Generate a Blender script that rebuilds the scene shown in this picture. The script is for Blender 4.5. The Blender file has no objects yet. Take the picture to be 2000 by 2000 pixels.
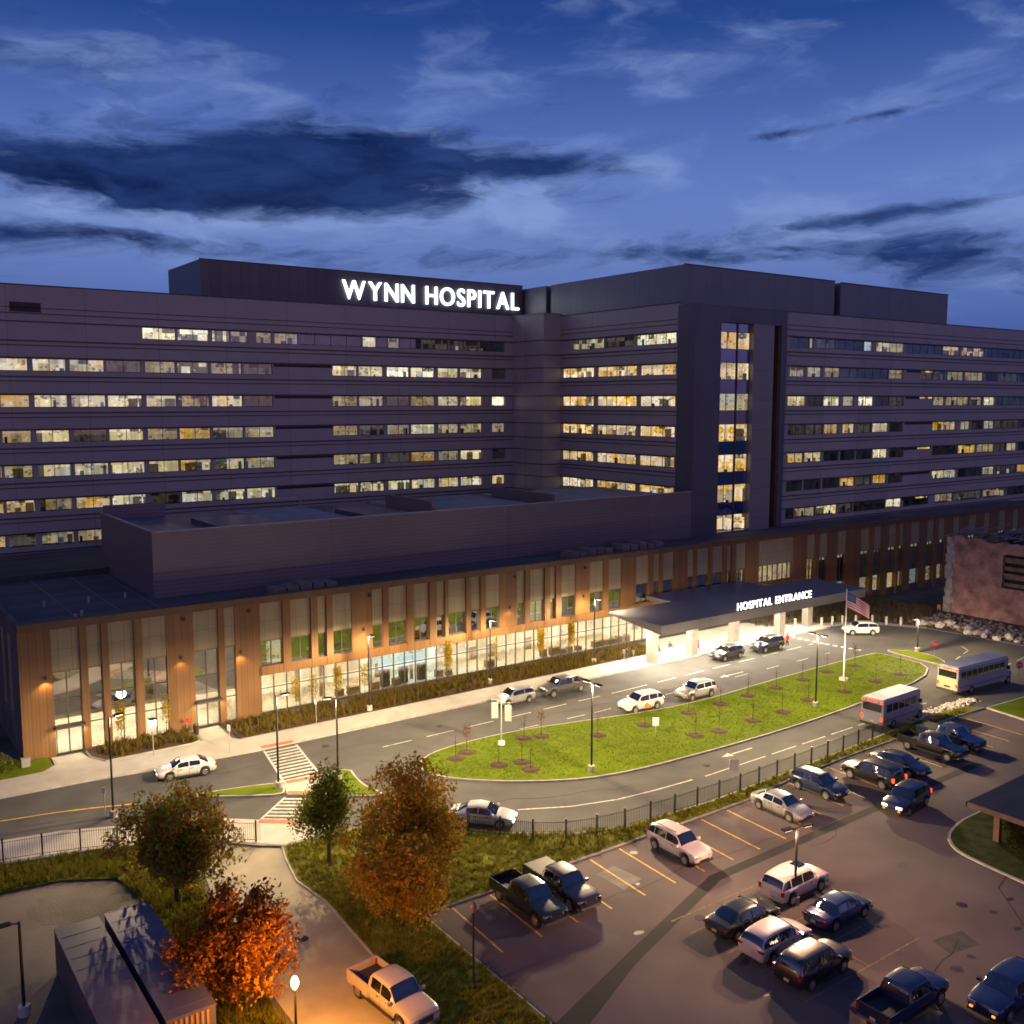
import bpy, bmesh, math, random
from mathutils import Vector, Matrix
random.seed(7)
R = math.radians
sc = bpy.context.scene
COL = sc.collection

# ------------------------------------------------------------------ materials
MATS = {}
def nt_new(name):
    m = bpy.data.materials.new(name); m.use_nodes = True
    nt = m.node_tree; nt.nodes.clear()
    out = nt.nodes.new('ShaderNodeOutputMaterial')
    return m, nt, out

def mat(name, col, rough=.6, metal=0., var=.15, scale=1.5, bump=0., bscale=None, coat=0., spec=.5, col2=None, detail=4., stretch=None):
    if name in MATS: return MATS[name]
    m, nt, out = nt_new(name)
    b = nt.nodes.new('ShaderNodeBsdfPrincipled')
    b.inputs['Roughness'].default_value = rough
    b.inputs['Metallic'].default_value = metal
    b.inputs['Coat Weight'].default_value = coat
    b.inputs['Coat Roughness'].default_value = .06
    b.inputs['Specular IOR Level'].default_value = spec
    tc = nt.nodes.new('ShaderNodeTexCoord')
    mp = nt.nodes.new('ShaderNodeMapping')
    if stretch: mp.inputs['Scale'].default_value = stretch
    nt.links.new(tc.outputs['Object'], mp.inputs['Vector'])
    n = nt.nodes.new('ShaderNodeTexNoise'); n.inputs['Scale'].default_value = scale; n.inputs['Detail'].default_value = detail
    nt.links.new(mp.outputs[0], n.inputs['Vector'])
    cr = nt.nodes.new('ShaderNodeValToRGB')
    c2 = col2 or tuple(min(1, c*(1+var)) for c in col)
    c1 = tuple(c*(1-var) for c in col)
    cr.color_ramp.elements[0].position = .3; cr.color_ramp.elements[1].position = .7
    cr.color_ramp.elements[0].color = (*c1, 1); cr.color_ramp.elements[1].color = (*c2, 1)
    nt.links.new(n.outputs['Fac'], cr.inputs['Fac'])
    nt.links.new(cr.outputs['Color'], b.inputs['Base Color'])
    if bump:
        n2 = nt.nodes.new('ShaderNodeTexNoise'); n2.inputs['Scale'].default_value = bscale or scale*8
        nt.links.new(tc.outputs['Object'], n2.inputs['Vector'])
        bp = nt.nodes.new('ShaderNodeBump'); bp.inputs['Strength'].default_value = bump; bp.inputs['Distance'].default_value = .05
        nt.links.new(n2.outputs['Fac'], bp.inputs['Height']); nt.links.new(bp.outputs[0], b.inputs['Normal'])
    nt.links.new(b.outputs[0], out.inputs['Surface'])
    MATS[name] = m
    return m

def emit(name, col, s):
    if name in MATS: return MATS[name]
    m, nt, out = nt_new(name)
    e = nt.nodes.new('ShaderNodeEmission'); e.inputs['Color'].default_value = (*col, 1); e.inputs['Strength'].default_value = s
    nt.links.new(e.outputs[0], out.inputs['Surface']); MATS[name] = m
    return m

def glass(name, tint=(.9, .95, 1), refl=.16, rough=.02, opaque=None):
    if name in MATS: return MATS[name]
    m, nt, out = nt_new(name)
    g = nt.nodes.new('ShaderNodeBsdfGlossy'); g.inputs['Roughness'].default_value = rough
    g.inputs['Color'].default_value = (.95, .97, 1, 1)
    if opaque is None:
        t = nt.nodes.new('ShaderNodeBsdfTransparent'); t.inputs['Color'].default_value = (*tint, 1)
    else:
        t = nt.nodes.new('ShaderNodeBsdfDiffuse'); t.inputs['Color'].default_value = (*opaque, 1)
    f = nt.nodes.new('ShaderNodeFresnel'); f.inputs['IOR'].default_value = 1.5
    a = nt.nodes.new('ShaderNodeMath'); a.operation = 'ADD'; a.use_clamp = True; a.inputs[1].default_value = refl
    nt.links.new(f.outputs[0], a.inputs[0])
    gm = nt.nodes.new('ShaderNodeNewGeometry'); iv = nt.nodes.new('ShaderNodeMath'); iv.operation = 'SUBTRACT'; iv.inputs[0].default_value = 1
    nt.links.new(gm.outputs['Backfacing'], iv.inputs[1])
    ml = nt.nodes.new('ShaderNodeMath'); ml.operation = 'MULTIPLY'; nt.links.new(a.outputs[0], ml.inputs[0]); nt.links.new(iv.outputs[0], ml.inputs[1]); a = ml
    mx = nt.nodes.new('ShaderNodeMixShader')
    nt.links.new(a.outputs[0], mx.inputs[0]); nt.links.new(t.outputs[0], mx.inputs[1]); nt.links.new(g.outputs[0], mx.inputs[2])
    nt.links.new(mx.outputs[0], out.inputs['Surface']); MATS[name] = m
    return m

def panel_mat(name, col, rough, metal, hlines, vlines, amt, ribs=None, axis=0, joint=.05):
    """metal cladding: slim dark panel joints along z and along one wall axis, and optional fine ribs"""
    m, nt, out = nt_new(name); N = nt.nodes; L = nt.links
    b = N.new('ShaderNodeBsdfPrincipled'); b.inputs['Roughness'].default_value = rough; b.inputs['Metallic'].default_value = metal
    g = N.new('ShaderNodeNewGeometry'); sp = N.new('ShaderNodeSeparateXYZ'); L.new(g.outputs['Position'], sp.inputs[0])
    def ma(op, a, bb=None, c=None):
        n = N.new('ShaderNodeMath'); n.operation = op
        for i, v in enumerate((a, bb, c)):
            if v is None: continue
            if isinstance(v, (int, float)): n.inputs[i].default_value = v
            else: L.new(v, n.inputs[i])
        return n.outputs[0]
    def line(src, period, w):
        fr = ma('FRACT', ma('DIVIDE', src, period))
        return ma('LESS_THAN', fr, w/period)
    along = ma('ADD', sp.outputs['X'], sp.outputs['Y'])
    k = line(sp.outputs['Z'], hlines, joint)
    k = ma('MAXIMUM', k, line(along, vlines, joint))
    ni = N.new('ShaderNodeTexNoise'); ni.inputs['Scale'].default_value = .35; ni.inputs['Detail'].default_value = 3
    L.new(g.outputs['Position'], ni.inputs['Vector'])
    # per panel tone
    cx = ma('FLOOR', ma('DIVIDE', along, vlines)); cz = ma('FLOOR', ma('DIVIDE', sp.outputs['Z'], hlines))
    cb = N.new('ShaderNodeCombineXYZ'); L.new(cx, cb.inputs[0]); L.new(cz, cb.inputs[1])
    wn = N.new('ShaderNodeTexWhiteNoise'); wn.noise_dimensions = '2D'; L.new(cb.outputs[0], wn.inputs['Vector'])
    tone = ma('ADD', ma('MULTIPLY', wn.outputs['Value'], amt), ma('MULTIPLY', ni.outputs['Fac'], amt*1.5))
    tone = ma('ADD', tone, 1-amt*1.25)
    tone = ma('MULTIPLY', tone, ma('SUBTRACT', 1.0, ma('MULTIPLY', k, .55)))
    mxc = N.new('ShaderNodeVectorMath'); mxc.operation = 'SCALE'; mxc.inputs[0].default_value = col; L.new(tone, mxc.inputs['Scale'])
    L.new(mxc.outputs[0], b.inputs['Base Color'])
    if ribs:
        s = sp.outputs['Z'] if ribs[1] == 'z' else along
        w = ma('PINGPONG', s, ribs[0]/2)
        bp = N.new('ShaderNodeBump'); bp.inputs['Strength'].default_value = ribs[2]; bp.inputs['Distance'].default_value = .06
        L.new(w, bp.inputs['Height']); L.new(bp.outputs[0], b.inputs['Normal'])
    L.new(b.outputs[0], out.inputs['Surface']); MATS[name] = m
    return m

def room_mat():
    """lit rooms behind the glass: colour attribute 'glow' is the room light, broken up by furniture, curtains and walls"""
    m, nt, out = nt_new('lit_room'); N = nt.nodes; L = nt.links
    at = N.new('ShaderNodeAttribute'); at.attribute_name = 'glow'
    g = N.new('ShaderNodeNewGeometry'); sp = N.new('ShaderNodeSeparateXYZ'); L.new(g.outputs['Position'], sp.inputs[0])
    def ma(op, a, bb=None, clamp=False):
        n = N.new('ShaderNodeMath'); n.operation = op; n.use_clamp = clamp
        for i, v in enumerate((a, bb)):
            if v is None: continue
            if isinstance(v, (int, float)): n.inputs[i].default_value = v
            else: L.new(v, n.inputs[i])
        return n.outputs[0]
    al = ma('ADD', sp.outputs['X'], ma('MULTIPLY', sp.outputs['Y'], .93))
    cb = N.new('ShaderNodeCombineXYZ'); L.new(al, cb.inputs[0]); L.new(ma('MULTIPLY', sp.outputs['Z'], 1.3), cb.inputs[1])
    v = N.new('ShaderNodeTexVoronoi'); v.distance = 'CHEBYCHEV'; v.inputs['Scale'].default_value = .62; L.new(cb.outputs[0], v.inputs['Vector'])
    sv = N.new('ShaderNodeSeparateColor'); L.new(v.outputs['Color'], sv.inputs[0])
    v2 = N.new('ShaderNodeTexVoronoi'); v2.distance = 'CHEBYCHEV'; v2.inputs['Scale'].default_value = 2.6; L.new(cb.outputs[0], v2.inputs['Vector'])
    sv2 = N.new('ShaderNodeSeparateColor'); L.new(v2.outputs['Color'], sv2.inputs[0])
    cb3 = N.new('ShaderNodeCombineXYZ'); L.new(ma('MULTIPLY', al, 2.2), cb3.inputs[0])
    n3 = N.new('ShaderNodeTexNoise'); n3.inputs['Scale'].default_value = 1.; n3.inputs['Detail'].default_value = 2; L.new(cb3.outputs[0], n3.inputs['Vector'])
    w1 = N.new('ShaderNodeTexWhiteNoise'); w1.noise_dimensions = '2D'
    cw = N.new('ShaderNodeCombineXYZ'); L.new(ma('FLOOR', ma('MULTIPLY', al, .82)), cw.inputs[0]); L.new(ma('FLOOR', ma('MULTIPLY', sp.outputs['Z'], .223)), cw.inputs[1]); L.new(cw.outputs[0], w1.inputs['Vector'])
    band = w1.outputs['Value']
    pat = ma('ADD', ma('MULTIPLY', band, .85), .40)
    pat = ma('ADD', pat, ma('MULTIPLY', ma('SUBTRACT', n3.outputs['Fac'], .5), 1.1))
    pat = ma('MULTIPLY', pat, ma('SUBTRACT', 1., ma('MULTIPLY', ma('LESS_THAN', band, .16), .75)))
    pat = ma('ADD', pat, ma('MULTIPLY', ma('GREATER_THAN', sv2.outputs[1], .93), .4))
    pat = ma('MULTIPLY', pat, ma('SUBTRACT', 1., ma('MULTIPLY', ma('LESS_THAN', sv2.outputs[0], .11), .6)))
    pat = ma('MAXIMUM', pat, .05)
    hue = N.new('ShaderNodeHueSaturation'); hue.inputs['Fac'].default_value = 1
    L.new(at.outputs['Color'], hue.inputs['Color'])
    L.new(ma('ADD', ma('MULTIPLY', sv.outputs[2], .7), .55), hue.inputs['Saturation'])
    L.new(pat, hue.inputs['Value'])
    e = N.new('ShaderNodeEmission'); L.new(hue.outputs[0], e.inputs['Color']); e.inputs['Strength'].default_value = 1
    L.new(e.outputs[0], out.inputs['Surface']); MATS['lit_room'] = m
    return m

def leaf_mat(name, cols, trans=.35):
    m, nt, out = nt_new(name); N = nt.nodes; L = nt.links
    g = N.new('ShaderNodeNewGeometry'); cr = N.new('ShaderNodeValToRGB'); cr.color_ramp.interpolation = 'CONSTANT'
    els = cr.color_ramp.elements
    while len(els) < len(cols): els.new(.5)
    for i, c in enumerate(cols):
        els[i].position = i/len(cols); els[i].color = (*c, 1)
    L.new(g.outputs['Random Per Island'], cr.inputs['Fac'])
    d = N.new('ShaderNodeBsdfDiffuse'); t = N.new('ShaderNodeBsdfTranslucent'); mx = N.new('ShaderNodeMixShader'); mx.inputs[0].default_value = trans
    L.new(cr.outputs[0], d.inputs['Color']); L.new(cr.outputs[0], t.inputs['Color'])
    L.new(d.outputs[0], mx.inputs[1]); L.new(t.outputs[0], mx.inputs[2]); L.new(mx.outputs[0], out.inputs['Surface'])
    MATS[name] = m
    return m

# ------------------------------------------------------------------ mesh builder
class MB:
    def __init__(s): s.v = []; s.f = []; s.m = []; s.c = []
    def face(s, pts, mi=0, col=None):
        i = len(s.v); s.v += [tuple(p) for p in pts]; s.f.append(tuple(range(i, i+len(pts)))); s.m.append(mi); s.c.append(col)
    def box(s, x0, x1, y0, y1, z0, z1, mi=0, skip='', col=None):
        p = [(x, y, z) for z in (z0, z1) for y in (y0, y1) for x in (x0, x1)]
        i = len(s.v); s.v += p
        fs = {'b': (0, 2, 3, 1), 't': (4, 5, 7, 6), 'f': (0, 1, 5, 4), 'k': (2, 6, 7, 3), 'l': (0, 4, 6, 2), 'r': (1, 3, 7, 5)}
        for k, q in fs.items():
            if k in skip: continue
            s.f.append(tuple(i+a for a in q)); s.m.append(mi); s.c.append(col)
    def obox(s, c, ax, half, z0, z1, mi=0):
        """box on the ground plan: centre c, unit direction ax, half sizes"""
        ux, uy = ax; vx, vy = -uy, ux
        pl = [(c[0]+a*half[0]*ux+b*half[1]*vx, c[1]+a*half[0]*uy+b*half[1]*vy) for a, b in ((-1, -1), (1, -1), (1, 1), (-1, 1))]
        s.prism(pl, z0, z1, mi)
    def prism(s, poly, z0, z1, mi=0, bottom=True):
        n = len(poly); i = len(s.v)
        s.v += [(x, y, z0) for x, y in poly] + [(x, y, z1) for x, y in poly]
        for k in range(n):
            j = (k+1) % n
            s.f.append((i+k, i+j, i+n+j, i+n+k)); s.m.append(mi); s.c.append(None)
        s.f.append(tuple(i+n+k for k in range(n))); s.m.append(mi); s.c.append(None)
        if bottom: s.f.append(tuple(i+n-1-k for k in range(n))); s.m.append(mi); s.c.append(None)
    def tube(s, p, q, r0, r1=None, n=8, mi=0, caps=True):
        r1 = r0 if r1 is None else r1
        p = Vector(p); q = Vector(q); d = (q-p)
        if d.length < 1e-6: return
        d.normalize(); a = Vector((0, 0, 1)) if abs(d.z) < .9 else Vector((1, 0, 0))
        u = d.cross(a).normalized(); w = d.cross(u); i = len(s.v)
        for c, r in ((p, r0), (q, r1)):
            for k in range(n):
                t = 2*math.pi*k/n; s.v.append(tuple(c+u*math.cos(t)*r+w*math.sin(t)*r))
        for k in range(n):
            j = (k+1) % n; s.f.append((i+k, i+n+k, i+n+j, i+j)); s.m.append(mi); s.c.append(None)
        if caps:
            s.f.append(tuple(i+k for k in range(n))); s.m.append(mi); s.c.append(None)
            s.f.append(tuple(i+2*n-1-k for k in range(n))); s.m.append(mi); s.c.append(None)
    def lathe(s, prof, c=(0, 0), n=16, mi=0):
        i = len(s.v)
        for r, z in prof:
            for k in range(n):
                t = 2*math.pi*k/n; s.v.append((c[0]+r*math.cos(t), c[1]+r*math.sin(t), z))
        for a in range(len(prof)-1):
            for k in range(n):
                j = (k+1) % n
                s.f.append((i+a*n+k, i+a*n+j, i+(a+1)*n+j, i+(a+1)*n+k)); s.m.append(mi); s.c.append(None)
        s.f.append(tuple(i+n-1-k for k in range(n))); s.m.append(mi); s.c.append(None)
        e = i+(len(prof)-1)*n; s.f.append(tuple(e+k for k in range(n))); s.m.append(mi); s.c.append(None)
    def build(s, name, mats, parent=None, off=None, smooth=None, tri=False, bevel=0):
        me = bpy.data.meshes.new(name)
        vs = s.v if off is None else [(a-off[0], b-off[1], c-off[2]) for a, b, c in s.v]
        me.from_pydata(vs, [], s.f)
        if not isinstance(mats, (list, tuple)): mats = [mats]
        for m_ in mats: me.materials.append(m_)
        me.polygons.foreach_set('material_index', s.m)
        if any(c is not None for c in s.c):
            ca = me.color_attributes.new('glow', 'FLOAT_COLOR', 'CORNER')
            for p in me.polygons:
                c = s.c[p.index] or (0, 0, 0)
                for li in p.loop_indices: ca.data[li].color = (*c, 1)
        if tri or bevel or smooth is not None:
            bm = bmesh.new(); bm.from_mesh(me)
            if smooth is not None or bevel: bmesh.ops.remove_doubles(bm, verts=bm.verts, dist=1e-4)
            if bevel:
                bmesh.ops.bevel(bm, geom=[e for e in bm.edges if len(e.link_faces) == 2 and e.calc_face_angle(0) > .5], offset=bevel, segments=2, affect='EDGES', profile=.5)
            if tri: bmesh.ops.triangulate(bm, faces=[f for f in bm.faces if len(f.verts) > 4], ngon_method='BEAUTY')
            bmesh.ops.recalc_face_normals(bm, faces=bm.faces) if smooth is not None else None
            bm.to_mesh(me); bm.free()
        if smooth is not None:
            for p in me.polygons: p.use_smooth = True
            me.set_sharp_from_angle(angle=R(smooth))
        o = bpy.data.objects.new(name, me); COL.objects.link(o)
        if parent: o.parent = parent
        return o

def thing(name, label, cat, loc=(0, 0, 0), rz=0, group=None):
    o = bpy.data.objects.new(name, None); COL.objects.link(o)
    o.location = loc; o.rotation_euler = (0, 0, rz); o.empty_display_size = .3
    o['label'] = label; o['category'] = cat
    if group: o['group'] = group
    return o
def tag(o, label, cat, group=None, kind=None):
    o['label'] = label; o['category'] = cat
    if group: o['group'] = group
    if kind: o['kind'] = kind
    return o
def struct(o, label=None):
    o['kind'] = 'structure'
    if label: o['label'] = label
    return o
def copy_tree(o, parent=None):
    c = o.copy(); COL.objects.link(c)
    if parent: c.parent = parent
    for ch in list(o.children): copy_tree(ch, c)
    return c
def clone(o, loc, rz=0., label=None, scale=None):
    c = copy_tree(o); c.location = loc; c.rotation_euler = (0, 0, rz)
    if label: c['label'] = label
    if scale: c.scale = scale
    return c

def lamp(name, kind, loc, power, col, **k):
    d = bpy.data.lights.new(name, kind); d.energy = power; d.color = col
    for a, b in k.items():
        if a not in ('rot', 'parent'): setattr(d, a, b)
    o = bpy.data.objects.new(name, d); COL.objects.link(o); o.location = loc
    if 'rot' in k: o.rotation_euler = k['rot']
    if k.get('parent'): o.parent = k['parent']
    return o

def wide_beam(o):
    """street light optics: even light over the ground, a cut-off at the horizontal and a little spill above it"""
    d = o.data; d.use_nodes = True; nt = d.node_tree; N = nt.nodes; L = nt.links
    em = [n for n in N if n.type == 'EMISSION'][0]
    g = N.new('ShaderNodeNewGeometry'); sp = N.new('ShaderNodeSeparateXYZ'); L.new(g.outputs['Incoming'], sp.inputs[0])
    m = N.new('ShaderNodeMapRange'); m.inputs['From Min'].default_value = 1; m.inputs['From Max'].default_value = -1; L.new(sp.outputs['Z'], m.inputs['Value'])
    r = N.new('ShaderNodeValToRGB'); e = r.color_ramp.elements
    st = [(0, .02), (.46, .03), (.50, .13), (.53, .24), (.58, .42), (.63, .80), (.68, 1.), (.73, .72), (.79, .42), (.87, .22), (1, .15)]
    while len(e) < len(st): e.new(.5)
    for i, (p, v) in enumerate(st): e[i].position = p; e[i].color = (v, v, v, 1)
    L.new(m.outputs[0], r.inputs[0]); L.new(r.outputs[0], em.inputs['Strength'])
    return o
def text_mesh(ch, size, depth):
    cu = bpy.data.curves.new('letter_curve', 'FONT'); cu.body = ch; cu.size = size; cu.extrude = depth/2; cu.offset = .004*size
    o = bpy.data.objects.new('letter_tmp', cu); COL.objects.link(o)
    bpy.context.view_layer.update()
    dg = bpy.context.evaluated_depsgraph_get()
    me = bpy.data.meshes.new_from_object(o.evaluated_get(dg))
    bpy.data.objects.remove(o)
    return me
def letters(word, size, depth, m, parent, at, length, height=None):
    """separate letter meshes along +x of the parent, facing -y, fitted to a given overall length"""
    ms = []; x = 0
    for ch in word:
        if ch == ' ': x += size*.42; continue
        me = text_mesh(ch, size, depth)
        xs = [v.co.x for v in me.vertices]; x0, x1 = min(xs), max(xs)
        ms.append((me, x-x0)); x += (x1-x0)+size*.16
    x -= size*.16; k = length/x
    zs = [v.co.y for me, _ in ms for v in me.vertices]; kz = (height/(max(zs)-min(zs))) if height else k
    for me, dx in ms:
        for v in me.vertices:
            a, b, c = v.co; v.co = ((a+dx)*k, -c, b*kz)
        me.materials.clear(); me.materials.append(m); me.update()
        o = bpy.data.objects.new('letter', me); COL.objects.link(o); o.parent = parent; o.location = at

# common materials
asphalt = mat('asphalt', (.062, .060, .058), .9, var=.22, scale=.35, bump=.25, bscale=25, detail=8)
asphalt_lot = mat('lot_asphalt', (.088, .066, .067), .95, var=.32, scale=.16, bump=.25, bscale=22, detail=10)
seal = mat('fresh_tar', (.018, .016, .016), .95, var=.2, scale=.8)
concrete = mat('concrete', (.36, .34, .30), .85, var=.12, scale=.6, bump=.15, bscale=14, detail=8)
pathm = mat('worn_concrete', (.27, .23, .165), .9, var=.25, scale=.35, bump=.2, bscale=14, detail=9)
kerbm = mat('kerb_concrete', (.32, .30, .27), .85, var=.2, scale=1.2)
grassm = mat('lawn_grass', (.088, .125, .005), .95, var=.16, scale=.5, bump=.6, bscale=18, detail=9, spec=.1)
bankm = mat('bank_grass', (.120, .125, .010), .95, var=.45, scale=.7, bump=.8, bscale=14, detail=9, spec=.1)
mulchm = mat('mulch', (.05, .025, .012), .95, var=.4, scale=3, bump=.8, bscale=12)
dirtm = mat('bare_ground', (.085, .070, .055), .95, var=.45, scale=.22, bump=.6, bscale=5, detail=10)
whitep = mat('road_paint_white', (.42, .41, .37), .85, var=.35, scale=2.5, detail=8)
yellowp = mat('road_paint_yellow', (.50, .30, .03), .8, var=.35, scale=2.5, detail=8)
redp = mat('tactile_red', (.42, .12, .06), .8, var=.2, scale=3)
cladding = panel_mat('tower_cladding', (.30, .272, .265), .5, .1, 100., 9.28, .14)
cladding_dark = panel_mat('penthouse_cladding', (.085, .08, .09), .45, .3, 100., 1.5, .12, ribs=(.3, 'x', .5))
frame_clad = panel_mat('frame_cladding', (.09, .085, .11), .4, .3, 4.45, 3.1, .10, joint=.03)
boxclad = panel_mat('ribbed_cladding', (.15, .125, .135), .45, .3, 100., 24., .10, ribs=(.42, 'z', .7))
ledgem = mat('ledge_metal', (.05, .047, .052), .5, .3)
copper = panel_mat('copper_cladding', (.140, .066, .019), .62, .0, 100., .62, .30, ribs=(.31, 'x', .7), joint=.03)
copper_dk = mat('copper_trim', (.085, .042, .020), .6, .0, var=.2, scale=1)
screen = panel_mat('mesh_screen', (.22, .185, .105), .65, .0, 1.9, 1.1, .10, joint=.035)
roofm = mat('roof_membrane', (.075, .07, .072), .9, var=.35, scale=.4, detail=8, stretch=(.2, 1, 1))
deckm = mat('dark_deck', (.045, .055, .11), .3, var=.2, scale=.4)
darkmetal = mat('dark_metal', (.022, .021, .022), .5, .4)
greymetal = mat('grey_metal', (.30, .29, .28), .5, .4)
framem = mat('window_frame', (.07, .066, .062), .5, .3)
pane_t = glass('tower_glass', (.86, .9, .92), .10)
pane_p = glass('podium_glass', (.82, .84, .80), .42)
roomm = room_mat()
interior = mat('interior_white', (.72, .66, .56), .8, var=.08)
interior_floor = mat('interior_floor', (.50, .44, .36), .5, var=.15)

# ------------------------------------------------------------------ world and camera
H = 31.0
YAW = R(54.3); PITCH = math.atan(216/1902)
cam = bpy.data.cameras.new('camera'); co = bpy.data.objects.new('camera', cam); COL.objects.link(co)
cam.sensor_width = 36; cam.lens = 1902/2000*36; cam.clip_end = 3000; cam.clip_start = .5
F = Vector((math.cos(YAW)*math.cos(PITCH), math.sin(YAW)*math.cos(PITCH), -math.sin(PITCH)))
rt = Vector((math.sin(YAW), -math.cos(YAW), 0)); up = rt.cross(F)
co.matrix_world = Matrix(((rt.x, up.x, -F.x, 0), (rt.y, up.y, -F.y, 0), (rt.z, up.z, -F.z, H), (0, 0, 0, 1)))
sc.camera = co
sc.view_settings.view_transform = 'Standard'; sc.view_settings.look = 'None'
sc.view_settings.exposure = 0; sc.view_settings.gamma = 1
sc.render.engine = 'CYCLES'
cy = sc.cycles
cy.max_bounces = 6; cy.diffuse_bounces = 3; cy.glossy_bounces = 3; cy.transmission_bounces = 3; cy.transparent_max_bounces = 12
cy.use_denoising = True; cy.sample_clamp_indirect = 4; cy.sample_clamp_direct = 0
cy.caustics_reflective = False; cy.caustics_refractive = False
cy.use_light_tree = True; cy.filter_width = 1.7

def make_world():
    w = bpy.data.worlds.new('World'); sc.world = w; w.use_nodes = True
    nt = w.node_tree; nt.nodes.clear(); N = nt.nodes; L = nt.links
    out = N.new('ShaderNodeOutputWorld'); bg = N.new('ShaderNodeBackground'); L.new(bg.outputs[0], out.inputs[0])
    tc = N.new('ShaderNodeTexCoord'); sp = N.new('ShaderNodeSeparateXYZ'); L.new(tc.outputs['Generated'], sp.inputs[0])
    def ma(op, a, b=None, c=None, clamp=False):
        n = N.new('ShaderNodeMath'); n.operation = op; n.use_clamp = clamp
        for i, v in enumerate((a, b, c)):
            if v is None: continue
            if isinstance(v, (int, float)): n.inputs[i].default_value = v
            else: L.new(v, n.inputs[i])
        return n.outputs[0]
    el = ma('MULTIPLY', ma('ARCSINE', sp.outputs['Z']), 180/math.pi)
    c, s = math.cos(YAW), math.sin(YAW)
    fwd = ma('ADD', ma('MULTIPLY', sp.outputs['X'], c), ma('MULTIPLY', sp.outputs['Y'], s))
    rig = ma('SUBTRACT', ma('MULTIPLY', sp.outputs['X'], s), ma('MULTIPLY', sp.outputs['Y'], c))
    az = ma('MULTIPLY', ma('ARCTAN2', rig, fwd), 180/math.pi)
    def vec(a, b, cc=0.):
        cb = N.new('ShaderNodeCombineXYZ')
        for i, v in enumerate((a, b, cc)):
            if isinstance(v, (int, float)): cb.inputs[i].default_value = v
            else: L.new(v, cb.inputs[i])
        return cb.outputs[0]
    def noise(v, sc_, det=6, rough=.55, dist=0.):
        n = N.new('ShaderNodeTexNoise'); n.inputs['Scale'].default_value = sc_; n.inputs['Detail'].default_value = det
        n.inputs['Roughness'].default_value = rough; n.inputs['Distortion'].default_value = dist; L.new(v, n.inputs['Vector']); return n.outputs['Fac']
    # clear sky of the blue hour
    hs = N.new('ShaderNodeTexSky'); hs.sky_type = 'NISHITA'; hs.sun_disc = False; hs.sun_elevation = R(1); hs.sun_rotation = R(250); hs.ozone_density = 6
    gr = N.new('ShaderNodeValToRGB'); e = gr.color_ramp.elements
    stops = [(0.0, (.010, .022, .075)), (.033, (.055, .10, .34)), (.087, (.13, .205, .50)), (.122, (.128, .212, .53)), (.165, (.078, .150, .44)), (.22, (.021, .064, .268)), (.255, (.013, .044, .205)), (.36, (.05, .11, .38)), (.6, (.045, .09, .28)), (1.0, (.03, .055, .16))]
    while len(e) < len(stops): e.new(.5)
    for i, (p, col) in enumerate(stops): e[i].position = p; e[i].color = (*col, 1)
    L.new(ma('DIVIDE', el, 90., clamp=True), gr.inputs['Fac'])
    # darker to the far left top and the right edge of the view
    warp = noise(vec(ma('MULTIPLY', az, .05), ma('MULTIPLY', el, .16)), 1.6, 5)
    wv = ma('MULTIPLY', ma('SUBTRACT', warp, .5), 8.)
    az2 = ma('ADD', az, ma('MULTIPLY', wv, 1.6)); el2 = ma('ADD', el, ma('MULTIPLY', wv, .32))
    nz = noise(vec(ma('MULTIPLY', az2, .060), ma('MULTIPLY', el2, .19)), 2.6, 9, .60, .2)
    nfine = noise(vec(ma('MULTIPLY', az2, .12), ma('MULTIPLY', el2, .45), 3.7), 3.2, 9, .64, .3)
    tot = ma('ADD', ma('MULTIPLY', nz, .62), ma('MULTIPLY', nfine, .38))
    def gauss(a0, e0, wa, we, k, tilt=0.):
        da = ma('DIVIDE', ma('SUBTRACT', az2, a0), wa)
        de = ma('DIVIDE', ma('SUBTRACT', ma('ADD', el2, ma('MULTIPLY', ma('SUBTRACT', az2, a0), tilt)), e0), we)
        r2 = ma('ADD', ma('MULTIPLY', da, da), ma('MULTIPLY', de, de))
        return ma('MULTIPLY', ma('EXPONENT', ma('MULTIPLY', r2, -1.)), k)
    dark = tot
    for a in [(-11, 12.8, 11.5, 2.0, .36, .03), (-24, 11.9, 9, 1.4, .30, .0), (-14, 11.0, 11, 1.0, .22, .0), (2, 13.1, 5.5, .65, .24, .02), (-7.5, 14.3, 6.0, 1.2, .24, .0), (-25, 8.6, 9, .55, .28, 0.), (-17, 8.0, 16, .8, .12, .0), (-20, 11.6, 7, 1.1, .15, 0.),
              (10, 8.2, 14, .9, .20, 0.), (22, 10.0, 7, .42, .28, -.06), (24, 7.4, 8, 1.1, .24, .05), (-24, 17.4, 7, 1.8, .14, 0.), (15, 14.3, 2.2, .25, .24, -.1), (21, 15.0, 2.5, .2, .22, -.12), (27, 13.4, 2.5, .2, .18, -.1)]:
        dark = ma('ADD', dark, gauss(*a))
    m1 = N.new('ShaderNodeMapRange'); m1.interpolation_type = 'SMOOTHSTEP'; m1.inputs['From Min'].default_value = .55; m1.inputs['From Max'].default_value = .86; L.new(dark, m1.inputs['Value'])
    # pale veils catching the last light
    veil = ma('ADD', noise(vec(ma('MULTIPLY', az2, .075), ma('MULTIPLY', el2, .22), 9.1), 1.9, 8, .55, .2), gauss(-22, 9.6, 9, 1.1, .30))
    for a in [(0, 11.5, 10, 1.8, .20), (22, 9.3, 8, .9, .24), (-12, 10.3, 14, .7, .2), (6, 16, 14, 3.5, .07), (-22, 16.5, 8, 2.0, .12)]: veil = ma('ADD', veil, gauss(*a))
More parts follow.
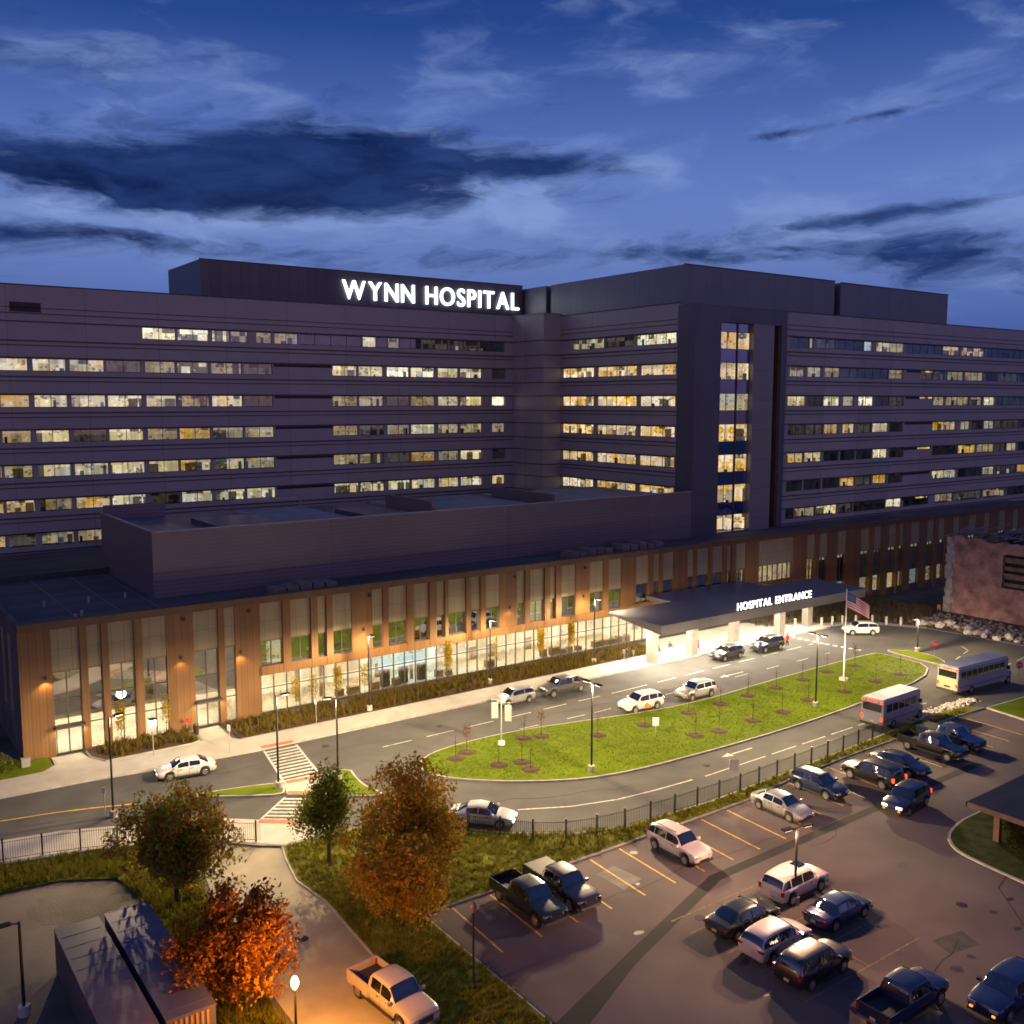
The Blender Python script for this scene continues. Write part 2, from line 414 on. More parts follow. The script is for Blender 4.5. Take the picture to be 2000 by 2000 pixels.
    m2 = N.new('ShaderNodeMapRange'); m2.interpolation_type = 'SMOOTHSTEP'; m2.inputs['From Min'].default_value = .50; m2.inputs['From Max'].default_value = .88; m2.inputs['To Max'].default_value = .75; L.new(veil, m2.inputs['Value'])
    mA = N.new('ShaderNodeMix'); mA.data_type = 'RGBA'; L.new(m2.outputs[0], mA.inputs['Factor']); L.new(gr.outputs[0], mA.inputs['A']); mA.inputs['B'].default_value = (.25, .36, .68, 1)
    mB = N.new('ShaderNodeMix'); mB.data_type = 'RGBA'; L.new(ma('MULTIPLY', m1.outputs[0], .97), mB.inputs['Factor']); L.new(mA.outputs['Result'], mB.inputs['A']); dk = N.new('ShaderNodeMix'); dk.data_type = 'RGBA'; L.new(ma('MULTIPLY', ma('SUBTRACT', nz, .36), 3.0, clamp=True), dk.inputs['Factor']); dk.inputs['A'].default_value = (.002, .010, .062, 1); dk.inputs['B'].default_value = (.020, .048, .185, 1); L.new(dk.outputs['Result'], mB.inputs['B'])
    # a trace of the physical sky keeps the far side of the dome natural
    mC = N.new('ShaderNodeMix'); mC.data_type = 'RGBA'; mC.blend_type = 'ADD'; mC.inputs['Factor'].default_value = .004
    L.new(mB.outputs['Result'], mC.inputs['A']); L.new(hs.outputs[0], mC.inputs['B'])
    # pink glow added low behind the viewer to lift walls, lot and trees
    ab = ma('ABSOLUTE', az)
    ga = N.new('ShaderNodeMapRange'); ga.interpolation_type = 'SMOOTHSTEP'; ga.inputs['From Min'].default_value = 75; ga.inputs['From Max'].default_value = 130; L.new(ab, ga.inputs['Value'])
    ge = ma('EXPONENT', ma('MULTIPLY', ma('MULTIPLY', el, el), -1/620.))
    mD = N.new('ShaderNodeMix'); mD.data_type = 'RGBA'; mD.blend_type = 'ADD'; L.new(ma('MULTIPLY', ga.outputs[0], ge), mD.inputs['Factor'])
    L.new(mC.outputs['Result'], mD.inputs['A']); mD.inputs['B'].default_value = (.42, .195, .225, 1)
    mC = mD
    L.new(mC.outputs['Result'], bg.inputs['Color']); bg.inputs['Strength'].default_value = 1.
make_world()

# ------------------------------------------------------------------ ground, roads, lawns
def sheet(name, poly, z, m):
    b = MB(); b.face([(x, y, z) for x, y in poly]); return struct(b.build(name, m, tri=True))
def smooth_poly(pts, n=1):
    for _ in range(n):
        q = []
        for i, p in enumerate(pts):
            a = pts[(i+1) % len(pts)]
            q += [(p[0]*.75+a[0]*.25, p[1]*.75+a[1]*.25), (p[0]*.25+a[0]*.75, p[1]*.25+a[1]*.75)]
        pts = q
    return pts
def area2(p): return sum(p[i][0]*p[(i+1) % len(p)][1]-p[(i+1) % len(p)][0]*p[i][1] for i in range(len(p)))
def inset(p, d):
    if area2(p) < 0: p = p[::-1]
    n = len(p); q = []
    for i in range(n):
        a = Vector(p[i-1]); b = Vector(p[i]); c = Vector(p[(i+1) % n])
        e1 = (b-a).normalized(); e2 = (c-b).normalized()
        n1 = Vector((-e1.y, e1.x)); n2 = Vector((-e2.y, e2.x)); m = (n1+n2)
        if m.length < 1e-4: m = n1
        m.normalize(); k = d/max(.4, m.dot(n1)); q.append(tuple(b+m*k))
    return q
def raised(name, poly, z, m, kerb=True, kw=.18):
    """a raised bed: concrete kerb round it, its surface a little above the kerb"""
    if area2(poly) < 0: poly = poly[::-1]
    inn = inset(poly, kw); n = len(poly)
    if kerb:
        b = MB()
        for i in range(n):
            j = (i+1) % n
            b.face([(*poly[i], -.02), (*poly[j], -.02), (*poly[j], z), (*poly[i], z)])
            b.face([(*poly[i], z), (*poly[j], z), (*inn[j], z), (*inn[i], z)])
        struct(b.build(name+'_kerb', kerbm))
    b = MB(); b.face([(*p, z+.02) for p in inn])
    for i in range(n):
        j = (i+1) % n; b.face([(*inn[i], z-.02), (*inn[j], z-.02), (*inn[j], z+.02), (*inn[i], z+.02)])
    return struct(b.build(name, m, tri=True))

sheet('ground', [(-900, -700), (1500, -700), (1500, 1500), (-900, 1500)], -.03, dirtm)
sheet('road', [(-60, 73), (8, 73), (24, 66), (30, 60), (39, 52), (46, 49.5), (86, 49.5), (96, 50), (135, 48), (150, 45), (160, 47), (124, 60), (123.2, 70), (122.6, 75), (120.4, 79), (114, 82.6), (60, 83.2), (10, 83.2), (-60, 88)], 0, asphalt)
sheet('parking_lot', [(28.4, 20), (28.4, 48.4), (58, 48.45), (64, 49.2), (95, 49.7), (94.2, 45), (97, 40), (130, 40), (150, -30), (20, -30), (24.2, 30)], .006, asphalt_lot)
raised('sidewalk', [(-60, 87.2), (10.4, 83.0), (16.5, 82.7), (22, 82.0), (30, 81.3), (112.5, 81.3), (113, 84.6), (104, 90.0), (88, 90.0), (84, 85.2), (30.2, 85), (29.8, 85.6), (29.9, 89.9), (27.3, 89.9), (27.3, 86.6), (26.5, 86.25), (18.8, 86.25), (17.9, 88.0), (17.6, 89.9), (15.2, 89.9), (15.1, 88), (14, 86.9), (10.6, 86.9), (-60, 91)], .14, concrete)
raised('promenade', [(-60, 82), (8.9, 74.6), (12.9, 73.8), (22.5, 69.7), (25, 67.4), (27.3, 65.6), (29.6, 63.6), (27, 62.2), (25.2, 62.0), (23.5, 63.3), (21.4, 65.6), (14.4, 69.2), (8.5, 70.6), (-60, 78)], .13, mat('pale_pavement', (.42, .38, .33), .85, var=.1, scale=1., bump=.1))
raised('planting_bed', [(30.3, 85.1), (83.5, 85.3), (84.5, 86.5), (84.5, 90.2), (30.3, 90.2)], .16, mulchm, kerb=False, kw=.02)
raised('door_bed', [(18.0, 88.2), (18.9, 86.4), (26.4, 86.4), (27.2, 86.8), (27.2, 90.2), (18.0, 90.2)], .16, mulchm, kw=.1)
raised('corner_grass', [(-30, 91), (10.6, 87.0), (14, 87.0), (15, 88), (14.9, 90.2), (10, 92), (-30, 96)], .15, grassm, kerb=False, kw=.02)
island = smooth_poly([(40.0, 69.2), (41.6, 71.4), (45.5, 72.3), (52, 72.2), (61, 70.2), (68, 68.7), (76, 68.4), (85, 69.1), (104.6, 69.6), (105.6, 68.9), (105.2, 60.0), (84, 57.9), (71, 57.4), (56, 57.9), (50, 59.0), (44.8, 62.0), (41.2, 65.4), (40.0, 67.6)], 2)
raised('island_lawn', island, .15, grassm)
raised('island_tip', smooth_poly([(107, 69.6), (108.6, 68.8), (110, 66.2), (109.3, 63.2), (106.9, 60.6), (106.3, 60.7)], 2), .15, grassm)
raised('wedge_lawn', smooth_poly([(21.6, 75.0), (26.7, 74.0), (29.4, 73.0), (29.1, 71.6), (28.5, 70.6), (26, 72.0)], 1), .15, grassm)
raised('verge_lawn', smooth_poly([(32.9, 72.8), (35.3, 72.6), (34.8, 70.4), (34.6, 68.3), (35.1, 66.4), (34.6, 65.9), (32.5, 67.4), (31.2, 68.4)], 1), .15, grassm)
raised('refuge', [(29.5, 73.0), (32.8, 72.8), (31.2, 68.5), (28.7, 70.4)], .13, concrete, kw=.05)
# the bank between drive, path and car park
raised('grass_bank', [(24.9, 62.4), (27.2, 62.0), (31.5, 61.9), (36.9, 56.9), (39.3, 54.5), (42.8, 51.9), (46.3, 50.7), (55, 50.1), (84.8, 51.6), (88, 52.2), (93.8, 51.4), (95.0, 50.0), (90, 50.2), (80.5, 49.85), (72, 49.8), (64, 49.35), (58, 48.6), (33, 48.5), (28.3, 48.6), (28.25, 36), (26, 30), (23.2, 36), (23.7, 46.5), (24.1, 53.5), (23.7, 57), (24.3, 60.2)], .10, bankm, kw=.12)
raised('right_grass', [(95.2, 49.9), (94.4, 45.2), (100, 44), (140, 42), (150, 45), (135, 47.6)], .12, grassm)
sheet('path', [(17.6, 30), (23.6, 30), (23.9, 46.5), (24.2, 53.5), (23.9, 57), (24.4, 60.2), (25.2, 62.1), (27, 62.4), (23.3, 63.6), (21.3, 65.6), (19.5, 63), (18.6, 58), (17.8, 50)], .012, pathm)
sheet('yard', [(-40, 72), (8, 66.2), (11.2, 65.7), (14.2, 64), (14.6, 60), (14.4, 44), (13.6, 20), (-40, 20)], .008, mat('yard_paving', (.105, .085, .068), .95, var=.35, scale=.25, bump=.3, bscale=10, detail=9))
raised('left_bank', kerb=False, poly=[(-60, 77.5), (8.3, 70.4), (14.4, 69.0), (21.3, 65.5), (19.3, 63), (18.4, 58), (17.6, 50), (17.4, 30), (13.7, 30), (14.6, 44), (14.8, 60), (14.3, 64.1), (11.3, 65.9), (8, 66.4), (-60, 74)], z=.04, m=bankm, kw=.1)
rnd = random.Random(3); sheet('dirt_patch', [(11.5+math.cos(k*.2094)*rnd.uniform(2.0, 3.1), 62.2+math.sin(k*.2094)*rnd.uniform(2.2, 3.4)) for k in range(30)], .0105, dirtm)
sheet('dark_strip', [(27.6, 34.4), (29.0, 34.4), (35.3, 37.3), (46.3, 41.1), (80, 41.9), (80, 42.6), (46.1, 41.9), (34.7, 38.0), (27.6, 35.5)], .011, seal)
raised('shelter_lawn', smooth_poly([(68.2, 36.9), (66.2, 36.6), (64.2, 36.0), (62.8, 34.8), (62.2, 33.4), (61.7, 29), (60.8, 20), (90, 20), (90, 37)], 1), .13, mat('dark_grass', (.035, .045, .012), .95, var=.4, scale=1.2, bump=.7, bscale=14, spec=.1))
# paint
def line(poly, w, z, m, name='road_marking', dash=None):
    b = MB()
    for p, q in zip(poly, poly[1:]):
        p = Vector(p); q = Vector(q); d = q-p; L_ = d.length; d.normalize(); n = Vector((-d.y, d.x))*(w/2)
        t = 0
        on, off = dash or (L_, 0)
        while t < L_-.05:
            a = p+d*t; c = p+d*min(L_, t+on); b.face([(*(a-n), z), (*(c-n), z), (*(c+n), z), (*(a+n), z)]); t += on+off
    return struct(b.build(name, m))
lane_w = [(40.1, 75.8), (70, 76.0), (103, 77.0)]
line(lane_w, .13, .005, whitep, dash=(3.0, 1.6))
line([(53, 72.5), (62, 72.1), (72, 72.3), (101, 72.9)], .12, .005, whitep, dash=(2.2, 3.4))
line([(42.0, 57.7), (45.7, 55.8), (49.5, 54.7), (53.3, 54.3), (57.2, 54.1)], .15, .005, whitep)
line([(58.6, 54.0), (92, 54.5)], .14, .005, whitep, dash=(3.4, .9))
line([(-30, 84.0), (9.5, 78.5), (13, 77.8), (15.7, 77.0), (18.6, 75.9)], .16, .005, yellowp)
line([(103.8, 81), (104.2, 76), (105.2, 71)], .5, .005, whitep, dash=(.55, .5))
line([(110.5, 62), (116, 63.5), (118, 66)], .14, .005, whitep, dash=(2, 1.5))
line([(112, 57), (121, 58)], .14, .005, whitep, dash=(2.4, 1.6))
line([(88.5, 51.8), (96, 52.0)], .5, .005, mat('rubble_tone', (.2, .17, .14), .9, var=.4, scale=1.5), name='rubble_strip', dash=(1, .5))
# arrows on the drive
for ax, ay in ((84.6, 73.4), (66, 56.2)):
    b = MB(); b.face([(ax-1.8, ay-.09, .006), (ax+1, ay-.09, .006), (ax+1, ay+.09, .006), (ax-1.8, ay+.09, .006)])
    b.face([(ax-1.8, ay-.4, .006), (ax-1.8, ay+.4, .006), (ax-3, ay, .006)]); struct(b.build('road_arrow', whitep))
# zebra crossings, ladder style, with the red tactile plates at their ends
def zebra(p0, p1, q1, q0, n):
    p0, p1, q0, q1 = map(Vector, (p0, p1, q0, q1)); b = MB()
    for i in range(n):
        t0 = (i+.28)/n; t1 = (i+.72)/n
        b.face([(*p0.lerp(q0, t0), .006), (*p1.lerp(q1, t0), .006), (*p1.lerp(q1, t1), .006), (*p0.lerp(q0, t1), .006)])
    struct(b.build('crosswalk', whitep))
    for a, c in ((p0, q0), (p1, q1)): line([tuple(a), tuple(c)], .18, .009, whitep, name='crosswalk_edge')
zebra((31.0, 81.0), (34.0, 80.9), (32.7, 72.9), (29.6, 73.1), 11)
zebra((28.5, 70.3), (31.1, 68.4), (27.9, 65.2), (25.2, 67.3), 7)
for p, q in (((31.0, 81.7), (34.0, 81.6)), ((29.6, 72.75), (32.6, 72.5)), ((28.9, 70.75), (31.2, 68.9)), ((25.1, 67.0), (27.5, 64.9))):
    line([p, q], .6, .172, redp, name='tactile_plate')
# stall lines of the car park
xs = [30.2, 33.0, 35.8, 38.9+2.0, 43.6, 46.3, 49.0, 51.7, 54.5, 57.3, 60.0, 62.7, 65.4, 68.1, 70.9, 73.7, 76.4, 79.1, 81.9, 84.6, 87.4, 90.1]
xs = [30.2, 33.0, 35.7, 38.4, 41.9-.7, 43.9, 46.6, 49.4, 52.1, 54.9, 57.7, 60.4, 63.1, 65.8, 68.6, 71.3, 74.1, 76.8, 79.5, 82.3, 85, 87.8, 90.5]
for x in xs: line([(x, 48.3 if x < 60 else 49.4), (x-.3, 42.5 if x < 60 else 43.6)], .13, .012, yellowp, name='stall_line')
for y in (39.3, 37.7, 35.0, 32.3, 29.6): line([(40.0, y), (50.5, y)], .11, .012, mat('worn_paint', (.16, .11, .05), .9, var=.5, scale=3), name='stall_line')
line([(45.6, 39.3), (45.6, 29.6)], .11, .0135, MATS['worn_paint'], name='stall_line')
line([(52, 22), (60, 30), (72, 33)], .07, .0125, seal, name='crack')
def manhole(x, y, r=.33):
    b = MB(); b.lathe([(r, .013), (r, .018), (r*.8, .020)], (x, y), n=16); struct(b.build('manhole_cover', darkmetal))
for q in ((41.7, 38.6), (36.0, 79.0), (60.5, 55.6), (47.2, 77.6), (56.0, 30.2), (21.3, 50.4)): manhole(*q)
stain = mat('oil_stain', (.03, .027, .026), .5, var=.4, scale=3)
rnd = random.Random(77)
for i in range(46):
    x, y = (rnd.uniform(30, 90), rnd.uniform(43.5, 47.5)) if i < 26 else (rnd.uniform(30, 60), rnd.uniform(24, 41))
    r = rnd.uniform(.15, .55); k = rnd.uniform(.5, 1)
    sheet('oil_stain', [(x+math.cos(a*.628)*r*rnd.uniform(.6, 1.1), y+math.sin(a*.628)*r*k*rnd.uniform(.6, 1.1)) for a in range(10)], .0085, stain)
def wander(p, q, n, amp):
    return [tuple(Vector(p).lerp(Vector(q), i/n)+Vector((rnd.uniform(-amp, amp), rnd.uniform(-amp, amp)))) for i in range(n+1)]
for p, q in (((30, 44), (57, 43)), ((33, 24), (52, 28)), ((55, 40.5), (74, 44)), ((36, 62), (52, 56)), ((18, 79), (42, 77)), ((55, 74), (84, 73.5))):
    line(wander(p, q, 14, .35), .045, .0125, seal, name='crack')
# patched asphalt
sheet('patch', [(50.3, 27.6), (52.6, 27.2), (53.2, 28.6), (50.8, 29.0)], .009, mat('patch_tar', (.045, .038, .036), .9, var=.3))
sheet('patch', [(40.2, 46.4), (41.9, 46.6), (42.2, 44.2), (40.3, 43.8)], .009, mat('pale_patch', (.12, .11, .10), .9, var=.3, scale=.8))

# ------------------------------------------------------------------ hospital tower
TOPS = [14.05, 18.45, 22.9, 27.35, 31.85, 36.45, 40.95]
GLOW = {'w': (1.0, .77, .42), 'b': (1.45, 1.18, .72), 'a': (.72, .40, .10), 'o': (1.25, .76, .30), 'd': (.075, .055, .038), 'k': (.012, .011, .011), 'p': (.42, .30, .15), 'c': (.55, .58, .62), 'n': (.006, .008, .012), 'q': (.62, .48, .28)}
ho = thing('hospital_tower', 'tall grey metal-clad hospital tower with rows of lit windows and a white roof sign', 'building', (102.3, 98.1, 0))
HO = (102.3, 98.1, 0)
def HB(b, name, m, parent=ho, **k): return b.build(name, m, parent, off=HO, **k)

wins = []     # (size on view, wall, a0, a1, z0, z1, kind)
# left wing: rows bottom to top, modules left to right
LM = [(14.8, 19.3), (19.6, 22.9), (23.5, 27.4), (27.9, 32.1), (32.4, 36.8), (37.4, 41.4), (41.7, 46.0), (46.4, 50.8), (51.1, 55.4)]
LM2 = [(64.9, 69.1), (69.4, 73.6), (74.3, 78.3), (78.6, 83.0), (83.7, 87.6), (88.0, 92.3), (94.3, 97.0)]
LROWS = {1: ('adppadddd', 'ddddddd'), 2: ('aapawdqww', 'wwwwwww'), 3: ('apwwwwawp', 'ppdapwk'), 4: ('dpwdwpapp', 'pdpwppp'), 5: ('aawwwwpwd', 'ppdpwwb'), 6: ('pwwwdpwpd', 'wwbbwwk')}
for r, (s1, s2) in LROWS.items():
    for (a, c), k in zip(LM, s1): wins.append(('L', a, c, r, k))
    for (a, c), k in zip(LM2, s2): wins.append(('L', a, c, r, k))
for a, c, k in [(37.2, 41.6, 'b'), (41.9, 46.2, 'b'), (46.7, 49.2, 'b'), (49.4, 51.9, 'p'), (53.1, 55.4, 'p'), (55.9, 59.5, 'p'), (59.7, 64.8, 'n'), (65.0, 69.9, 'n'), (70.2, 72.5, 'w'), (72.6, 74.5, 'n'), (74.6, 76.6, 'q'), (76.7, 80.6, 'n'), (80.9, 85.6, 'd'), (85.9, 91.6, 'd'), (91.9, 96.9, 'n')]:
    wins.append(('L', a, c, 7, k))
for r in range(2, 7):
    for (a, c), k in zip([(101.9, 109.4), (110.1, 119.3), (120.1, 128.2)], {2: 'ooo', 6: 'ooo'}.get(r, 'ooo')): wins.append(('I', a, c, r, k))
for a, c, k in [(101.9, 110.4, 'b'), (110.8, 117.4, 'd'), (117.8, 125.6, 'q')]: wins.append(('I', a, c, 7, k))
RROWS = {7: [(124.2, 129, 'n'), (129.2, 130.1, 'w'), (131, 135.8, 'd'), (136, 143.2, 'n'), (143.5, 145.8, 'c'), (146.6, 155, 'q'), (155.4, 166.8, 'n'), (167.1, 172.6, 'a'), (173.2, 181.3, 'a'), (181.8, 205, 'n')],
         6: [(124.4, 128.2, 'p'), (128.9, 132.4, 'p'), (133.2, 137.3, 'p'), (137.6, 150.6, 'n'), (150.9, 155, 'p'), (160, 164.2, 'd'), (164.5, 168.0, 'd'), (168.4, 174.5, 'p'), (174.8, 181.4, 'p'), (182, 186.4, 'n'), (186.8, 194.1, 'd'), (194.5, 205, 'n')],
         5: [(124.1, 128.7, 'w'), (129, 132.9, 'k'), (133.2, 137.5, 'b'), (138.3, 141.3, 'q'), (142.3, 146.7, 'b'), (147, 151.2, 'k'), (151.5, 155.4, 'd'), (164.6, 168.4, 'q'), (168.8, 176.7, 'p'), (177.3, 181.3, 'p'), (181.9, 186, 'w'), (186.4, 205, 'k')],
         4: [(124.3, 128.9, 'd'), (129.2, 133.3, 'd'), (133.6, 137.3, 'a'), (138.3, 141.8, 'a'), (142.2, 146.4, 'd'), (146.7, 151.3, 'w'), (151.6, 155.4, 'k'), (164.7, 172.7, 'a'), (174, 177.5, 'p'), (178, 182, 'd'), (182.4, 186.2, 'q'), (186.6, 195.8, 'd'), (196, 205, 'k')],
         3: [(124.3, 128.6, 'a'), (128.8, 133.2, 'w'), (133.6, 137.6, 'k'), (138, 142, 'k'), (142.4, 146.8, 'k'), (147.1, 151.4, 'b'), (151.8, 156, 'k'), (164.9, 173.4, 'k'), (173.8, 180, 'a'), (180.3, 186.7, 'p'), (187, 191, 'd'), (191.3, 195.2, 'q'), (195.6, 205, 'k')],
         2: [(124.3, 128.4, 'k'), (128.8, 133.2, 'k'), (133.6, 138, 'k'), (138.3, 142.4, 'a'), (142.8, 147, 'd'), (147.4, 151.4, 'a'), (151.8, 156, 'k'), (165.2, 173.6, 'w'), (174, 182.4, 'k'), (182.8, 187.2, 'q'), (187.6, 195.4, 'd'), (195.8, 200, 'a')],
         1: [(124.3, 126.5, 'k'), (126.8, 132, 'p'), (132.3, 137.9, 'w'), (138.2, 141.9, 'd'), (142.3, 151.2, 'k'), (151.5, 156.3, 'w'), (156.7, 164.5, 'n'), (166.6, 172.9, 'p'), (173.3, 183, 'd'), (183.4, 191.8, 'p'), (192.2, 205, 'k')]}
for r, l in RROWS.items():
    for a, c, k in l: wins.append(('R', a, c, r, k))
WALLS = {'L': dict(fix=137.0, lo=-25., hi=98.6, zb=11.0, zt=45.5), 'I': dict(fix=102.3, lo=101.5, hi=128.3, zb=11., zt=45.0), 'R': dict(fix=99.0, lo=122.4, hi=206., zb=11., zt=44.7)}
WH = 1.62
def wbox(b, w, a0, a1, d0, d1, z0, z1, **k):
    """box on a wall: along a0..a1, depth d0..d1 measured inwards from the wall face"""
    f = WALLS[w]['fix'] if w in WALLS else w[1]
    if w == 'I' or (not isinstance(w, str) and w[0] == 'x'): b.box(f+d0, f+d1, a0, a1, z0, z1, **k)
    else: b.box(a0, a1, f+d0, f+d1, z0, z1, **k)
for w, W_ in WALLS.items():
    b = MB(); ws = [x for x in wins if x[0] == w]
    zprev = W_['zb']
    for r in range(1, 8):
        zt = TOPS[r-1]; zb = zt-WH
        row = sorted([x for x in ws if x[3] == r], key=lambda x: x[1])
        if zb > zprev: wbox(b, w, W_['lo'], W_['hi'], 0, .5, zprev, zb)
        p = W_['lo']
        for x in row:
            if x[1]-p > .05: wbox(b, w, p, x[1], .12 if x[1]-p < 1 else .0, .5, zb, zt, skip='tb')
            p = x[2]
        if W_['hi']-p > .02: wbox(b, w, p, W_['hi'], 0., .5, zb, zt, skip='tb')
        zprev = zt
    wbox(b, w, W_['lo'], W_['hi'], 0, .5, zprev, W_['zt'])
    HB(b, 'wall', cladding)
    b = MB()                                   # slim shadow ledges running along every storey
    for r in range(1, 8):
        for dz, t, pr in ((.02, .14, .12), (-2.38, .15, .12), (-2.92, .10, .09), (1.05 if r == 7 else 9, .09, .09), (1.75 if r == 7 else 9, .08, .07)):
            if dz < 8 and TOPS[r-1]+dz > W_['zb']: wbox(b, w, W_['lo'], W_['hi'], -pr, -.004, TOPS[r-1]+dz, TOPS[r-1]+dz+t)
    wbox(b, w, W_['lo'], W_['hi'], -.07, .62, W_['zt'], W_['zt']+.14)
    HB(b, 'ledge', ledgem)
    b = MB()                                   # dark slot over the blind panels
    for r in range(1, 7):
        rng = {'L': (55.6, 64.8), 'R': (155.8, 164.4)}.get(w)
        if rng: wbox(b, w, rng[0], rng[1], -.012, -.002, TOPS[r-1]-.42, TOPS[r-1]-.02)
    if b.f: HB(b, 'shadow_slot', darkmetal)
    if w == 'R':
        b = MB()
        for r in (1, 3, 5, 6): wbox(b, w, 160.2, 164.0, -.02, -.014, TOPS[r-1]-.36, TOPS[r-1]-.08, col=(.75, .46, .13))
        HB(b, 'light_slot', roomm)
# window units
def win_parts(w, a0, a1, z0, z1, kind, merged=None, mull=2.2):
    fr, pn, rm = merged or (MB(), MB(), MB())
    d = .22
    wbox(fr, w, a0, a1, d-.04, d+.06, z0, z0+.09); wbox(fr, w, a0, a1, d-.04, d+.06, z1-.09, z1)
    n = max(1, round((a1-a0)/mull)); st = (a1-a0)/n
    for i in range(n+1):
        c = a0+i*st; e = .035
        wbox(fr, w, max(a0, c-e), min(a1, c+e), d-.03, d+.05, z0+.09, z1-.09)
    wbox(pn, w, a0, a1, d, d+.012, z0+.05, z1-.05)
    g = GLOW[kind]; gk = random.uniform(.75, 1.2)
    dp = 1.9 if kind not in 'nk' else .8
    wbox(rm, w, a0, a1, .5, dp, z0-.02, z1+.25, skip={'I': 'lb'}.get(w, 'fb'), col=tuple(c*gk for c in g))
    # lamps, curtains and furniture seen in the room
    if kind in 'wbpqaod':
        for i in range(n):
            if random.random() < .38:
                c = a0+(i+random.random())*st; hh = random.uniform(.35, 1.1); ww = random.uniform(.25, .7)
                k = random.choice(((.03, .028, .025), (.30, .12, .03), (.9, .85, .8), (.06, .05, .05), (.10, .13, .22)))
                wbox(rm, w, max(a0+.06, c-ww/2), min(a1-.06, c+ww/2), .7, .9, z0, z0+hh, col=tuple(v*(1 if kind in 'wbo' else .5) for v in k))
    if merged is None:
        f = HB(fr, 'window', framem); HB(pn, 'pane', pane_t, f); HB(rm, 'room', roomm, f)
def dist(w, a, z):
    f = WALLS[w]['fix']; p = (f, a) if w == 'I' else (a, f); return math.hypot(*p)
order = sorted(wins, key=lambda x: dist(x[0], x[1], 0)/(x[2]-x[1])**.5 + (60 if x[4] in 'kn' else 0))
shown = [x for x in order if not (x[0] == 'L' and x[1] < 18.5)][:98]
mg = (MB(), MB(), MB())
for x in wins:
    z1 = TOPS[x[3]-1]
    if x in shown: win_parts(x[0], x[1], x[2], z1-WH, z1, x[4])
    else: win_parts(x[0], x[1], x[2], z1-WH, z1, x[4], merged=mg)
f = HB(mg[0], 'window', framem); f['kind'] = 'stuff'
g_ = HB(mg[1], 'pane', pane_t, f); g_['kind'] = 'stuff'
g_ = HB(mg[2], 'room', roomm, f); g_['kind'] = 'stuff'
# the step in the inner corner, tower end and body
b = MB()
b.box(98.6, 102.3, 128.3, 137.4, 11, 45.3)
b.box(98.45, 102.35, 128.15, 137.0, 45.3, 45.42)
HB(b, 'corner_block', cladding)
b = MB()
for z in TOPS:
    for dz in (-2.38, .02): b.box(98.5, 102.3, 128.2, 128.296, z+dz, z+dz+.1); b.box(98.5, 98.596, 128.3, 137, z+dz, z+dz+.1)
HB(b, 'ledge', ledgem)
b = MB()     # roofs of the wings and their hidden backs
b.box(-25, 102, 137.6, 165, 44.9, 45.1); b.box(102.9, 122, 99, 165, 44.4, 44.6); b.box(122, 206, 99.6, 130, 44.2, 44.4)
b.box(-25.4, -25, 137, 165, 0, 45.4); b.box(206, 206.4, 99, 130, 0, 44.6); b.box(-25, 98, 139.5, 165, 0, 44.8, skip='t'); b.box(124, 205, 101.5, 129, 0, 44.1, skip='t')
HB(b, 'roof', roofm)
# tower frame: the projecting portal with its stacked glazing
b = MB()
b.box(102.3, 107.7, 98.1, 101.5, 11.2, 44.75); b.box(107.7, 114.8, 98.1, 101.5, 42.4, 44.75)
b.box(114.8, 122.35, 98.1, 101.5, 42.4, 44.75)
b.box(121.05, 122.35, 98.1, 101.5, 11.2, 42.4); b.box(107.7, 114.8, 98.1, 101.5, 11.2, 11.7)
HB(b, 'portal_frame', frame_clad)
b = MB(); b.box(114.8, 119.4, 98.14, 101.5, 11.2, 42.4); HB(b, 'portal_pier', panel_mat('pier_cladding', (.20, .185, .185), .4, .25, 4.45, 100., .08))
b = MB(); b.box(120.75, 121.046, 98.3, 101.5, 11.2, 42.4); HB(b, 'copper_reveal', copper_dk)
spm = glass('spandrel_glass', refl=.22, opaque=(.010, .035, .14))  # blue sky reflection put into the base colour
b = MB(); b.box(119.42, 120.74, 99.6, 99.7, 11.2, 42.4)
HB(b, 'side_glazing', spm)
zz = [(41.15, 38.6), (36.7, 34.15), (32.2, 29.6), (27.7, 25.05), (23.2, 20.5), (18.7, 15.9), (14.2, 11.8)]
b = MB(); last = 42.4
for zt, zb in zz:
    b.box(107.75, 114.75, 98.75, 98.85, zt, last); last = zb
HB(b, 'spandrel', spm)
WALLS['T'] = dict(fix=98.55)
for zt, zb in zz:
    for a0, a1 in ((107.75, 111.7), (111.95, 114.75)):
        win_parts('T', a0, a1, zb, zt, 'q' if abs(zt-32.2) < .3 else 'o')
b = MB(); b.box(111.72, 111.93, 98.6, 98.9, 11.7, 42.4); HB(b, 'mullion', framem)
# penthouses on the roof
b = MB(); b.box(46.6, 103.6, 141, 156, 45, 51.15); HB(b, 'penthouse', cladding_dark)
b = MB(); b.box(104.2, 139.2, 102.2, 133.6, 44.5, 50.7); b.box(140.9, 173.2, 102.3, 133, 44.3, 50.6); b.box(104.2, 139, 135, 150, 44.5, 50.7)
HB(b, 'penthouse', panel_mat('penthouse_grey', (.15, .145, .165), .42, .3, 100., 3.1, .10))
b = MB(); b.box(139.2, 140.9, 103.3, 132, 44.4, 50.2); b.box(105.2, 138, 133.6, 135, 44.4, 50.2); HB(b, 'penthouse_slot', darkmetal)
for x0, x1, y0, y1, z in ((46.5, 103.7, 140.9, 141.1, 51.15), (104.1, 139.2, 102.1, 102.3, 50.7), (140.9, 173.3, 102.2, 102.4, 50.6)):
    b = MB(); b.box(x0, x1, y0, y1, z, z+.12); HB(b, 'coping', ledgem)
